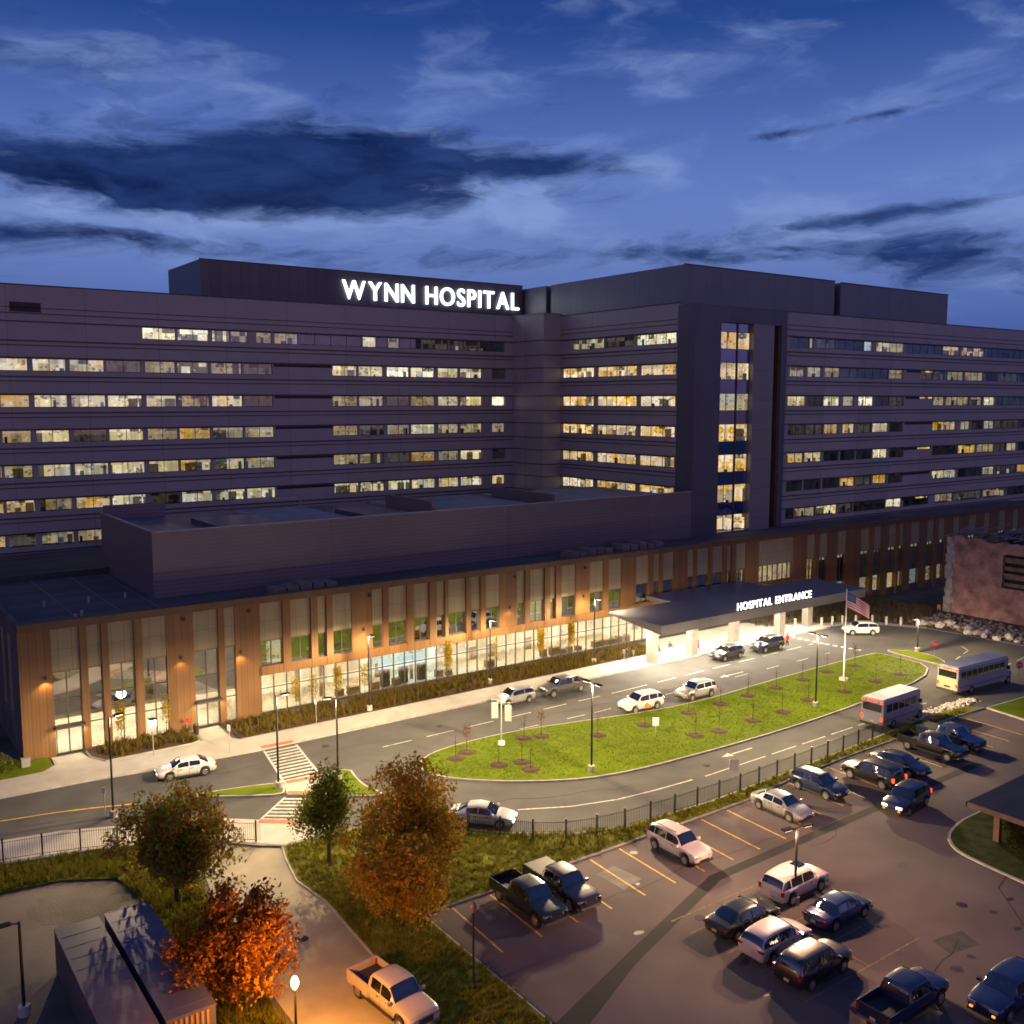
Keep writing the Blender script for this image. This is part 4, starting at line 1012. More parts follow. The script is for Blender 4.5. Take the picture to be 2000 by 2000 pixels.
vehicle('suv', 'green', 'sport_utility_vehicle', 'dark SUV waiting under the canopy with its brake light glowing red', 'car', (95.8, 78.4), W_, GL, brake=True)
vehicle('hatch', 'white', 'hatchback', 'white hatchback with glowing rear lights near the row of bollards', 'car', (112.6, 76.7), R(146), GL, brake=True, scale=1.08)
vehicle('sedan', 'pale', 'sedan', 'silver sedan rounding the bend with headlights on below the lawn island', 'car', (38.5, 57.3), R(-46), GL, lit=True, brake=True, scale=1.05)
vehicle('pickup', 'green', 'pickup_truck', 'dark pickup with open bed parked at the far left end of the top row', 'pickup truck', (33.9, 45.4), S_, GP)
vehicle('pickup', 'darkgrey', 'pickup_truck', 'charcoal pickup with a closed bed parked second from the left in the top row', 'pickup truck', (36.6, 45.5), S_, GP, extra='cover')
vehicle('suv', 'cream', 'sport_utility_vehicle', 'pearl white SUV parked alone between empty yellow-lined stalls', 'car', (46.7, 45.3), S_, GP, roofbars=True)
vehicle('sedan', 'silver', 'sedan', 'silver sedan parked in the top row above the lamp post', 'car', (57.9, 45.6), S_, GP, scale=1.04)
vehicle('hatch', 'navy', 'hatchback', 'dark navy hatchback parked to the right of the silver sedan', 'car', (63.5, 46.4), S_, GP, scale=1.05)
vehicle('suv', 'black', 'sport_utility_vehicle', 'black SUV parked nose-in with its brake lights glowing red', 'car', (68.9, 45.2), Nn, GP, brake=True, scale=1.04)
vehicle('sedan', 'navy', 'sedan', 'navy sedan parked nose-out beside the black SUV with red lights', 'car', (72.9, 45.3), S_, GP, scale=1.05)
vehicle('pickup', 'black', 'pickup_truck', 'black pickup parked nose-out in front of the shuttle bus', 'pickup truck', (78.9, 45.9), S_, GP)
vehicle('pickup', 'blue', 'pickup_truck', 'blue pickup parked nose-out at the far right end of the top row', 'pickup truck', (82.4, 46.2), S_, GP, extra='cover')
vehicle('suv', 'navy', 'sport_utility_vehicle', 'dark blue SUV driving down the aisle with headlights on', 'car', (66.4, 40.6), W_+.12, None, lit=True, brake=True, amber=True)
vehicle('suv', 'cream', 'sport_utility_vehicle', 'cream SUV with a sunroof parked behind the car park lamp post', 'car', (48.8, 37.2), .04, GM, extra='sunroof', scale=1.03)
vehicle('sedan', 'green', 'sedan', 'black-green sedan at the left end of the middle group of cars', 'car', (43.0, 36.4), .0, GM, scale=1.06)
vehicle('hatch', 'cream', 'hatchback', 'pinkish white hatchback parked between two dark cars in the middle group', 'car', (42.7, 33.7), .02, GM, scale=1.07)
vehicle('sedan', 'blue', 'sedan', 'blue sedan parked nose to the open aisle right of the lamp post', 'car', (48.4, 33.7), .0, GM, scale=1.02)
vehicle('suv', 'black', 'sport_utility_vehicle', 'black SUV parked nearest the viewer in the middle group', 'car', (42.4, 30.9), .03, GM)
vehicle('pickup', 'navy', 'pickup_truck', 'navy pickup with empty open bed at the bottom edge of the car park', 'pickup truck', (43.6, 26.2), .02, GM, scale=.98)
vehicle('suv', 'blue', 'sport_utility_vehicle', 'blue SUV cut off by the right edge of the picture', 'car', (48.3, 23.4), W_, GM, amber=True)
vehicle('pickup', 'tan', 'pickup_truck', 'white pickup glowing orange under the street lamp on the path', 'pickup truck', (22.4, 41.6), R(-84), None, extra='sunroof_off')

def bus(name, label, loc, rz, L_, Wd, Hh, side, rearm, hood, nwin, striped):
    t = thing(name, label, 'bus', (loc[0], loc[1], .01), rz, 'buses on the drive'); w = Wd/2; x0 = -L_/2; x1 = L_/2-hood
    b = MB(); b.box(x0, x1, -w, w, .42, Hh); b.build('body', side, t, bevel=.14)
    b = MB(); b.box(x0+.12, x1-.12, -w+.16, w-.16, Hh+.002, Hh+.07); b.build('roof', mat('bus_roof', (.30, .31, .35), .5, var=.15, scale=1), t, bevel=.03)
    if hood:
        b = MB(); b.face([(x1, -w*.85, 1.55), (x1, w*.85, 1.55), (x1+hood, w*.75, 1.2), (x1+hood, -w*.75, 1.2)][::-1]); b.box(x1-.02, x1+hood, -w*.8, w*.8, .5, 1.22); b.face([(x1, -w*.85, 1.55), (x1+hood, -w*.75, 1.2), (x1, -w*.8, 1.2)][::-1]); b.face([(x1, w*.85, 1.55), (x1+hood, w*.75, 1.2), (x1, w*.8, 1.2)])
        b.build('hood', side, t)
    b = MB(); b.box(x0-.02, x0-.004, -w+.22, w-.22, Hh-1.15, Hh-.42); b.build('rear_window', cglass, t)
    b = MB(); b.box(x1+.004, x1+.02, -w+.18, w-.18, 1.6, Hh-.3); b.build('windshield', cglass, t)
    st = (L_-hood-1.2)/nwin
    for sd in (1, -1):
        for i in range(nwin):
            a = x0+.5+i*st; y = sd*(w+.008); b = MB()
            b.box(a, a+st*.84, min(y-.006, y+.006), max(y-.006, y+.006), Hh-1.18, Hh-.45); b.build('side_window', cglass, t)
        b = MB(); y = sd*(w+.01); b.box(x0+.2, x1-.2, min(y-.008, y+.008), max(y-.008, y+.008), .95, 1.03); b.build('side_stripe', mat('bus_stripe', (.07, .08, .16), .5, var=.1), t)
        b = MB(); b.box(x0-.05, x0-.004, min(sd*(w-.28), sd*(w-.06)), max(sd*(w-.28), sd*(w-.06)), .95, 1.3); b.build('taillight', lit_red, t)
        b = MB(); b.box(x0-.05, x0-.004, min(sd*(w-.36), sd*(w-.10)), max(sd*(w-.36), sd*(w-.10)), Hh-.30, Hh-.14); b.build('marker_light', lit_red, t)
        b = MB(); b.box(x1-.3, x1-.1, min(sd*(w+.01), sd*(w+.22)), max(sd*(w+.01), sd*(w+.22)), 1.7, 2.1); b.build('mirror', trimm, t)
        b = MB(); xx = L_/2; b.box(xx-.04, xx+.02, min(sd*(w*.72), sd*(w*.45)), max(sd*(w*.72), sd*(w*.45)), .75, .95); b.build('headlight', lens_clear, t)
        for wx in (x0+L_*.24, L_/2-1.0):
            b = MB(); c = Vector((wx, sd*(w-.12), .44)); b.tube(c-Vector((0, .14, 0)), c+Vector((0, .14, 0)), .44, n=18); wh = b.build('wheel', tyrem, t)
            b = MB(); b.tube(c+Vector((0, sd*.13, 0)), c+Vector((0, sd*.16, 0)), .24, .2, n=12); b.build('rim', rimm, wh)
    b = MB(); b.box(x0-.05, x0-.004, -.5, .5, Hh-.26, Hh-.12); b.build('roof_light', lit_red, t)
    b = MB(); b.box(x0-.18, x0-.004, -w+.05, w-.05, .42, .62); b.build('bumper', trimm, t)
    b = MB(); b.box(x0-.02, x0-.004, -.2, .2, .75, .9); b.build('number_plate', platem, t)
    if striped:
        b = MB(); b.box(x0-.024, x0-.006, -w+.06, w-.06, .66, Hh-1.2); b.box(x0-.024, x0-.006, -w+.06, w-.06, Hh-.40, Hh-.31); b.build('rear_panel', rearm, t)
        b = MB(); b.box(x0-.05, x0-.026, -.35, .35, .80, 1.0); b.build('rear_grille', trimm, t)
bus('shuttle_bus', 'short white shuttle bus with red tail lights beside the lawn island', (83.9, 53.1), R(2), 7.4, 2.4, 2.95, paint('bus_white', (.27, .27, .30)), None, .9, 5, False)
bus('school_style_bus', 'long white bus with a cream rear end near the stop sign', (101.6, 54.6), R(-3), 10.4, 2.5, 3.05, paint('bus_pale', (.23, .24, .29)), paint('bus_cream', (.42, .33, .20)), 1.1, 8, True)

# cargo trailers by the path
for X0, X1, Y0, Y1, c, lb in ((8.95, 11.2, 36.0, 54.9, (.125, .098, .105), 'long mauve cargo container in the yard, left of its twin'), (11.55, 13.85, 43.4, 55.0, (.085, .08, .12), 'shorter dark cargo container with a ribbed end beside the orange tree')):
    t = thing('cargo_container', lb, 'container', ((X0+X1)/2, Y0, 0), 0, 'cargo containers in the yard'); xo = (X0+X1)/2
    m = mat('container_'+str(X0), c, .55, .15, var=.22, scale=.35, stretch=(1, .4, 1))
    b = MB(); w = (X1-X0)/2; b.box(-w, w, 0, Y1-Y0, .15, 2.55); b.build('body', m, t)
    b = MB(); b.box(-w-.03, w+.03, -.03, Y1-Y0+.03, 2.55, 2.62)
    y = .6
    while y < Y1-Y0: b.box(-w+.1, w-.1, y, y+.1, 2.621, 2.632); y += 1.22
    b.build('roof', m, t)
    b = MB(); b2 = MB()
    y = .2
    while y < Y1-Y0:
        b.box(-w-.025, -w-.002, y, y+.12, .2, 2.5); b2.box(w+.002, w+.025, y, y+.12, .2, 2.5); y += .28
    b.build('side_rib', m, t); b2.build('side_rib', m, t)
    b = MB()
    for k in (-.8, -.55, -.3, -.05, .2, .45, .7): b.box(k, k+.12, -.035, -.002, .25, 2.45)
    b.build('end_door', mat('container_door', (.26, .15, .08), .6, var=.25, scale=1), t)
    b = MB()
    for px, py in ((-w, 0), (w-.3, 0), (-w, Y1-Y0-.3), (w-.3, Y1-Y0-.3)): b.box(px, px+.3, py, py+.3, 0, .15)
    b.build('foot', darkmetal, t)

# ------------------------------------------------------------------ trees
barkm = mat('bark', (.045, .032, .024), .95, var=.4, scale=4, bump=.6, bscale=20, stretch=(1, 1, .2))
def limbs(b, p, d, r, L_, lvl, tips, rnd):
    q = p+d*L_; b.tube(p, q, r, r*.66, n=7 if lvl < 2 else 5, caps=False)
    if lvl >= 3: tips.append(q); return
    if lvl == 2: tips.append(p+d*L_*.6)
    for i in range(3 if lvl else 5):
        a = rnd.random()*6.283; tilt = rnd.uniform(.45, .95) if lvl else rnd.uniform(.35, 1.0)
        u = d.orthogonal().normalized(); v = d.cross(u)
        nd = (d*math.cos(tilt)+(u*math.cos(a)+v*math.sin(a))*math.sin(tilt)); nd.z += .12; nd.normalize()
        limbs(b, p+d*L_*rnd.uniform(.62, 1.0), nd, r*.58, L_*rnd.uniform(.58, .78), lvl+1, tips, rnd)
    limbs(b, q, (d+Vector((rnd.uniform(-.2, .2), rnd.uniform(-.2, .2), .1))).normalized(), r*.66, L_*.72, lvl+1, tips, rnd)
def leaf(b, c, s, rnd):
    n = Vector((rnd.gauss(0, 1), rnd.gauss(0, 1), rnd.gauss(.5, .8)))
    if n.length < .01: return
    n.normalize(); u = n.orthogonal().normalized(); w = n.cross(u); a = rnd.random()*6.283
    e = u*math.cos(a)+w*math.sin(a); f_ = n.cross(e)
    b.face([c-e*s, c-f_*s*.55+e*s*.1, c+e*s, c+f_*s*.55+e*s*.1])
def tree(name, label, loc, h, trunk_h, rad, leafm, seed, nleaf=9000, shape='round', ls=.13, group='autumn trees along the path', lean=(0, 0)):
    rnd = random.Random(seed); t = thing(name, label, 'tree', (*loc, .1), rnd.random()*6.28, group)
    b = MB(); tips = []
    limbs(b, Vector((0, 0, 0)), Vector((lean[0], lean[1], 1)).normalized(), .05+h*.016, trunk_h, 0, tips, rnd)
    b.build('trunk', barkm, t)
    # leaf clumps fill an uneven crown
    zc = trunk_h*.75+(h-trunk_h*.75)/2; hz = (h-trunk_h*.75)/2
    cl = []
    for _ in range(190):
        u = Vector((rnd.gauss(0, 1), rnd.gauss(0, 1), rnd.gauss(0, 1))).normalized()*rnd.random()**.42
        k = 1.
        if shape == 'cone': k = max(.18, 1.0-(u.z+1)*.40)
        if shape == 'oval': k = 1-.35*max(0, u.z)
        wob = 1+.22*math.sin(3*math.atan2(u.y, u.x)+seed)+.12*math.sin(5*u.z+seed)
        cl.append((Vector((u.x*rad*k*wob, u.y*rad*k*wob, zc+u.z*hz)), rnd.uniform(.3, .6)*rad*.5))
    for tp in tips:
        v = Vector((tp.x/rad, tp.y/rad, (tp.z-zc)/hz))
        if v.length < 1.15 and tp.z < h: cl.append((tp, rnd.uniform(.2, .4)*rad*.45))
    b = MB()
    for _ in range(nleaf):
        c, r = cl[int(rnd.random()*len(cl))]
        u = Vector((rnd.gauss(0, 1), rnd.gauss(0, 1), rnd.gauss(0, .8))).normalized()*r*rnd.random()**.4
        leaf(b, c+u, ls*rnd.choice((.55, .75, .9, 1.1, 1.5))*rnd.uniform(.85, 1.15), rnd)
    b.build('crown', leafm, t)
    return t
lf_rg = leaf_mat('leaves_red_green', [(.22, .25, .034), (.28, .27, .034), (.38, .18, .03), (.33, .085, .026), (.18, .22, .03), (.42, .28, .04)], .5)
lf_g = leaf_mat('leaves_green', [(.10, .14, .022), (.14, .165, .022), (.07, .095, .02), (.17, .17, .03), (.11, .12, .02)], .5)
lf_b = leaf_mat('leaves_brown', [(.40, .20, .026), (.46, .25, .032), (.30, .20, .028), (.34, .27, .036), (.54, .22, .026), (.24, .22, .03)], .5)
lf_o = leaf_mat('leaves_orange', [(.26, .10, .014), (.31, .14, .018), (.19, .055, .014), (.24, .11, .016), (.13, .045, .014), (.28, .11, .014)], .35)
lf_y = leaf_mat('leaves_yellow', [(.30, .21, .012), (.24, .18, .012), (.34, .22, .016)])
tree('maple_tree', 'round tree with half-red half-green leaves between yard and path', (16.5, 58.5), 7.3, 2.1, 3.4, lf_rg, 3, 24000, 'round', .115)
tree('young_tree', 'slender dark green tree on the grass corner beside the path', (26.6, 58.2), 6.6, 2.0, 3.3, lf_g, 11, 11000, 'cone', .10)
tree('maple_tree', 'tall brown-orange tree on the bank in front of the bend', (29.7, 52.4), 8.0, 1.5, 3.8, lf_b, 23, 26000, 'oval', .115)
tree('maple_tree', 'low orange-brown tree standing nearest the car park corner', (27.0, 48.3), 5.4, 1.0, 2.9, lf_b, 31, 15000, 'round', .11)
tree('maple_tree', 'glowing orange tree beside the lit street lamp', (16.0, 46.6), 5.9, 1.3, 3.1, lf_o, 42, 24000, 'round', .11)
def sapling(label, loc, h, leafm, seed, nl, group, cr=.35, z=.16, lsz=.075):
    rnd = random.Random(seed); t = thing('sapling', label, 'sapling', (*loc, z), 0, group)
    b = MB(); b.tube((0, 0, 0), (0, 0, h*.9), .028, .012, n=5)
    for i in range(9):
        a = rnd.random()*6.28; z0 = h*rnd.uniform(.4, .85); L_ = h*.16
        b.tube((0, 0, z0), (math.cos(a)*L_, math.sin(a)*L_, z0+L_*1.2), .010, .004, n=4)
    b.build('trunk', barkm, t)
    b = MB()
    for _ in range(nl):
        a = rnd.random()*6.28; r = cr*rnd.random()**.5; z0 = h*rnd.triangular(.35, 1.02, .8)
        leaf(b, Vector((math.cos(a)*r, math.sin(a)*r, z0)), lsz*rnd.uniform(.6, 1.3), rnd)
    b.build('crown', leafm, t)
YS = [((36.9, 87.6), 4.2, 60), ((39.0, 88.2), 4.0, 50), ((41.5, 87.8), 4.6, 150), ((44.6, 88.0), 4.4, 60), ((54.3, 87.4), 5.2, 260), ((61.0, 88.2), 4.6, 50), ((66.9, 87.4), 5.0, 260), ((71.6, 87.6), 5.2, 260), ((20.6, 88.0), 4.6, 170), ((24.6, 88.2), 4.4, 90)]
YL = ['thin yellow sapling at the left end of the long planting bed', 'nearly bare sapling second in the long planting bed', 'bright yellow sapling left of the shop screens', 'thin yellow sapling beside the lamp post at the shop window', 'full yellow sapling right of the bright shop screens', 'sparse sapling at the lamp post in the middle of the bed', 'bright golden sapling before the middle of the lit lobby', 'golden sapling closest to the canopy end of the bed', 'yellow sapling in the door bed near the left door', 'sparse yellow sapling against the broad copper pier']
for i, (p, h, n) in enumerate(YS): sapling(YL[i], p, h, lf_y, 60+i, n*4, 'yellow saplings before the hospital front', cr=.42, lsz=.10)
lf_r = leaf_mat('leaves_rust', [(.12, .03, .015), (.09, .025, .012), (.14, .05, .016)])
MU = [(43.7, 69.2), (45.3, 69.9), (45.9, 65.8), (47.9, 65.2), (47.5, 63.4), (51.6, 69.9), (53.2, 69.4), (57.6, 66.5), (63.1, 66.0), (69.2, 66.2), (67.6, 60.7), (65.0, 61.2), (72.6, 60.9), (78.5, 66.6), (74.0, 66.3), (83.2, 66.7), (77.0, 60.9), (82.4, 61.9), (88.0, 67.0), (92.9, 67.4), (97.9, 67.2), (94.0, 61.8), (98.9, 62.0), (88.0, 61.5)]
ml = thing('mulch_ring', 'ring of brown mulch round a thin sapling on the lawn island', 'mulch ring', (*MU[0], .17), 0, 'mulch rings on the lawn island')
rnd = random.Random(5); b = MB()
pts = [(math.cos(k*.3927)*.85*rnd.uniform(.85, 1.1), math.sin(k*.3927)*.85*rnd.uniform(.85, 1.1)) for k in range(16)]
for k in range(16):
    a, c = pts[k], pts[(k+1) % 16]; b.face([(a[0], a[1], 0), (c[0], c[1], 0), (c[0]*.5, c[1]*.5, .12), (a[0]*.5, a[1]*.5, .12)]); b.face([(a[0]*.5, a[1]*.5, .12), (c[0]*.5, c[1]*.5, .12), (0, 0, .07)])
b.build('mound', mulchm, ml)
for p in MU[1:]: clone(ml, (*p, .17), random.random()*6)
for i, p in enumerate(MU):
    if i in (1, 6, 9, 20): sapling(('small rust-leaved sapling at the left tip of the island', 'rust-leaved sapling left of the white signs', 'rust-leaved sapling mid-lawn behind the white SUVs', 'rust-red sapling near the right end of the lawn island')[(1, 6, 9, 20).index(i)], p, 2.6, lf_r, 90+i, 90, 'rust-leaved saplings on the island', .35, .2)
    else:
        if i == 0: sapling('bare thin sapling standing in a mulch ring on the lawn', p, 2.3, lf_r, 99, 8, 'bare saplings on the island', .25, .2); bare = bpy.data.objects['sapling'] if False else [o for o in COL.objects if o.get('label') == 'bare thin sapling standing in a mulch ring on the lawn'][0]
        else: clone(bare, (*p, .2), random.random()*6)

# planting and rough grass
def tufts(name, label, pts, m, h, n, seed, cat='ground cover', w=.03, spread=.22):
    rnd = random.Random(seed); b = MB()
    for x, y, z in pts:
        for _ in range(n):
            a = rnd.random()*6.28; r = spread*rnd.random(); hh = h*rnd.uniform(.5, 1.15); l = rnd.uniform(.1, .5)*hh
            p = Vector((x+math.cos(a)*r, y+math.sin(a)*r, z)); tp = p+Vector((math.cos(a)*l, math.sin(a)*l, hh)); s = Vector((-math.sin(a), math.cos(a), 0))*w
            b.face([p-s, p+s, tp+s*.3, tp-s*.3])
    o = b.build(name, m); tag(o, label, cat, kind='stuff'); return o
pm_ = leaf_mat('bed_leaves', [(.11, .075, .018), (.085, .062, .016), (.13, .085, .02), (.05, .05, .012), (.14, .10, .02)], .2)
rnd = random.Random(8); pts = []
x = 31
while x < 83.5:
    for y in (85.6, 86.3, 87.0, 87.7, 88.4, 89.1):
        if rnd.random() < .9: pts.append((x+rnd.uniform(-.15, .15), y+rnd.uniform(-.15, .15), .16))
    x += .72
for _ in range(70): pts.append((rnd.uniform(18.8, 26.8), rnd.uniform(86.9, 90.0), .16))
tufts('bed_planting', 'low brown and ochre shrubs filling the bed before the glass front', pts, pm_, .62, 26, 2, w=.05, spread=.34)
gm_ = leaf_mat('rough_grass_blades', [(.15, .145, .016), (.115, .12, .014), (.17, .15, .022), (.13, .095, .02)], .3)
def in_poly(p, poly):
    c = False; n = len(poly)
    for i in range(n):
        a, d = poly[i], poly[i-1]
        if (a[1] > p[1]) != (d[1] > p[1]) and p[0] < (d[0]-a[0])*(p[1]-a[1])/(d[1]-a[1])+a[0]: c = not c
    return c
def fill(poly, n, seed, z=.12):
    rnd = random.Random(seed); out = []; xs_ = [p[0] for p in poly]; ys_ = [p[1] for p in poly]
    while len(out) < n:
        p = (rnd.uniform(min(xs_), max(xs_)), rnd.uniform(min(ys_), max(ys_)))
        if in_poly(p, poly): out.append((*p, z))
    return out
bank_poly = [(25.2, 62.0), (31.4, 61.5), (37.5, 56), (40, 53.9), (46.3, 50.5), (55, 49.9), (78, 51), (93, 51), (92, 50.4), (72, 50.0), (58, 48.8), (33, 48.7), (28.2, 48.7), (28.2, 36), (26, 31), (23.5, 36), (23.9, 46.5), (24.3, 53.5), (24, 57), (24.5, 60)]
tufts('rough_grass', 'olive rough grass on the bank between drive, path and car park', fill(bank_poly, 5200, 4), gm_, .20, 9, 6, 'grass', .022, .2)
tufts('rough_grass', 'tall olive grass along the fence left of the path', fill([(-6, 72.6), (8.3, 70.2), (14.4, 68.8), (20.8, 65.4), (18.9, 62.4), (18.2, 58), (17.4, 50), (17.2, 34), (13.9, 34), (14.8, 44), (15.0, 60), (14.4, 64.4), (11.4, 66.1), (8, 66.6), (-6, 69.5)], 2600, 9), gm_, .42, 10, 7, 'grass', .028, .25)
tufts('lawn_blades', 'short bright grass blades on the lawn island', fill(inset(island, .3), 9000, 12, .165), leaf_mat('lawn_blades_green', [(.10, .14, .006), (.09, .128, .005), (.11, .145, .007)], .3), .06, 6, 13, 'grass', .02, .14)

# shrubs and shelter at the right edge
def shrub(label, loc, r, h, m, seed, n=900, group='shrubs under the car park shelter'):
    rnd = random.Random(seed); t = thing('shrub', label, 'shrub', (*loc, .14), 0, group); b = MB()
    for _ in range(n):
        u = Vector((rnd.gauss(0, 1), rnd.gauss(0, 1), abs(rnd.gauss(0, 1)))).normalized()*rnd.random()**.3
        leaf(b, Vector((u.x*r, u.y*r, .1+u.z*h)), .10*rnd.uniform(.6, 1.3), rnd)
    b.build('foliage', m, t); b = MB()
    for i in range(5): a = i*1.26; b.tube((0, 0, 0), (math.cos(a)*r*.6, math.sin(a)*r*.6, h*.7), .03, .012, n=5)
    b.build('stem', barkm, t)
lf_d = leaf_mat('leaves_dark', [(.022, .028, .012), (.03, .035, .012), (.018, .02, .01), (.05, .045, .015), (.05, .02, .015)])
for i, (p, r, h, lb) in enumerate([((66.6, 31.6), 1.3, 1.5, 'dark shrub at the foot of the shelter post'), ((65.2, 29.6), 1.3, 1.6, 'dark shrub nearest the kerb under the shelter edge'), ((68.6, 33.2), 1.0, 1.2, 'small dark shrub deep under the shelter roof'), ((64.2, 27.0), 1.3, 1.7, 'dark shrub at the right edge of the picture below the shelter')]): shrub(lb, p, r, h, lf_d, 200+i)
shrub('twiggy low shrub beside the left corner of the hospital', (11.2, 88.6), .9, 1.6, lf_g, 230, 500, 'shrubs at the hospital corner')
shrub('dark bush against the left edge of the hospital wall', (9.6, 89.3), 1.1, 2.4, lf_d, 231, 700, 'shrubs at the hospital corner')
t = thing('shelter', 'dark-roofed open shelter with a brick post at the right edge', 'shelter', (66, 30, .1))
b = MB(); b.face([(x-66, y-30, z) for x, y, z in ((63.5, 34.2, 3.35), (63.5, 20, 3.35), (85, 20, 3.9), (85, 34.2, 3.9))][::1]); b.box(-2.5, 19, -10, 4.2, 3.0, 3.3); b.build('roof', mat('shelter_roof', (.018, .021, .036), .75, var=.3, scale=1), t)
b = MB(); b.box(-2.58, -2.5, -10, 4.28, 2.98, 3.34); b.box(-2.58, 19, 4.2, 4.28, 2.98, 3.34); b.build('fascia', mat('fascia_brown', (.16, .10, .07), .7, var=.2), t)
for x, y in ((.2, 3.4), (8, 3.4), (.2, -6)):
    b = MB(); b.box(x-.2, x+.2, y-.2, y+.2, 0, 3.0); b.build('post', mat('post_brick', (.18, .10, .065), .85, var=.3, scale=4), t)

# ------------------------------------------------------------------ lamps
headm = emit('lamp_lens', (1, .86, .62), 14)
warm = (1, .73, .40)
def pole_lamp(label, loc, h, dirs, power, z=.15, twin=False, col=warm, glow=headm, spread=168, base=True, r=.09):
    t = thing('street_lamp', label, 'street lamp', (*loc, z), 0, 'street lamps along the drive')
    b = MB(); b.tube((0, 0, .5 if base else 0), (0, 0, h), r, r*.75, n=10); b.build('pole', darkmetal, t)
    if base:
        b = MB(); b.lathe([(.30, 0), (.30, .48), (.26, .52)], n=14); b.build('base', concrete, t)
    for dx, dy in dirs:
        d = Vector((dx, dy, 0)).normalized()
        b = MB(); b.tube((0, 0, h-.1), d*.45+Vector((0, 0, h+.02)), .04, n=6); b.obox((d.x*.75, d.y*.75), (d.x, d.y), (.36, .17), h-.02, h+.08); hd = b.build('lamp_head', darkmetal, t)
        b = MB(); b.obox((d.x*.75, d.y*.75), (d.x, d.y), (.28, .13), h-.05, h-.022); b.build('lens', glow, hd)
        if power > 1: wide_beam(lamp('lamp_light', 'POINT', (d.x*.75, d.y*.75, h-.22), power, col, shadow_soft_size=.12, parent=t))
    return t

# ------------------------------------------------------------------ fences, bollards, signs
def resample(pts, step):
    out = [pts[0]]; acc = 0
    for p, q in zip(pts, pts[1:]):
        L_ = math.dist(p, q); t = step-acc
        while t <= L_: out.append((p[0]+(q[0]-p[0])*t/L_, p[1]+(q[1]-p[1])*t/L_)); t += step
        acc = (acc+L_) % step
    return out
def iron_fence(label, path, h, z):
    o = path[0]; t = thing('iron_fence', label, 'fence', (*o, z)); P = resample(path, 2.4); loc = lambda p: (p[0]-o[0], p[1]-o[1])
    for p in P:
        a = loc(p); b = MB(); b.box(a[0]-.05, a[0]+.05, a[1]-.05, a[1]+.05, 0, h+.15); b.build('post', darkmetal, t)
    b = MB()
    for p, q in zip(P, P[1:]):
        a, c = loc(p), loc(q)
        for zz in (.16, h-.12): b.tube((*a, zz), (*c, zz), .018, n=4)
    b.build('rail', darkmetal, t)
    b = MB()
    for p in resample(path, .15):
        a = loc(p); b.box(a[0]-.009, a[0]+.009, a[1]-.009, a[1]+.009, .1, h)
    b.build('picket_panel', darkmetal, t)
iron_fence('black iron picket fence curving along the pale pavement at the left', [(-10, 75.4), (8.5, 71.0), (9.8, 70.7), (12.2, 70.1), (14.4, 69.3), (18, 67.8), (21.4, 65.9), (22.9, 64.5), (23.9, 63.6)], 1.45, .12)
iron_fence('black iron picket fence between the drive and the car park', [(36.6, 56.4), (39.0, 53.6), (40.6, 51.9), (43.0, 50.9), (46.5, 50.35), (50.5, 50.1), (58.0, 50.0), (66, 50.4), (74, 50.8), (80, 51.2)], 1.35, .12)
BL = [(108.6, 84.2), (110.6, 83.3), (112.3, 82.6), (114.0, 82.1), (115.6, 81.6), (117.4, 80.7), (119.2, 79.3), (120.1, 77.7), (121.4, 76.3), (122.6, 74.6)]
bm_ = mat('bollard_concrete', (.46, .42, .36), .7, var=.1)
bo = thing('bollard', 'pale round bollard in the row along the end of the drive', 'bollard', (*BL[0], .1), 0, 'bollards at the end of the drive')
b = MB(); b.lathe([(.17, 0), (.17, 1.0), (.15, 1.1), (.06, 1.16)], n=14); b.build('shaft', bm_, bo, smooth=40)
b = MB(); b.lathe([(.18, .82), (.18, .92)], n=14); b.build('band', greymetal, bo)
for p in BL[1:]: clone(bo, (*p, .1))
tag(struct(sheet('bollard_pad', [(107, 82.5), (113, 81.6), (117, 80), (119.5, 77.8), (122.4, 73), (123.6, 73.6), (120.8, 79), (117, 82), (112, 84.4), (107, 85.5)], .05, concrete)) and bpy.data.objects['bollard_pad'], 'pad', 'pad') if False else sheet('bollard_pad', [(107, 82.5), (113, 81.6), (117, 80), (119.5, 77.8), (122.4, 73), (123.6, 73.6), (120.8, 79), (117, 82), (112, 84.4), (107, 85.5)], .05, concrete)
kb = [(122.7, 73), (123.3, 68), (123.6, 62), (124.5, 57)]
line(kb, .35, .06, kerbm, name='far_kerb')
signw = mat('sign_white_panel', (.42, .42, .39), .5, var=.05)
signr = mat('sign_red', (.42, .02, .025), .45, var=.05)
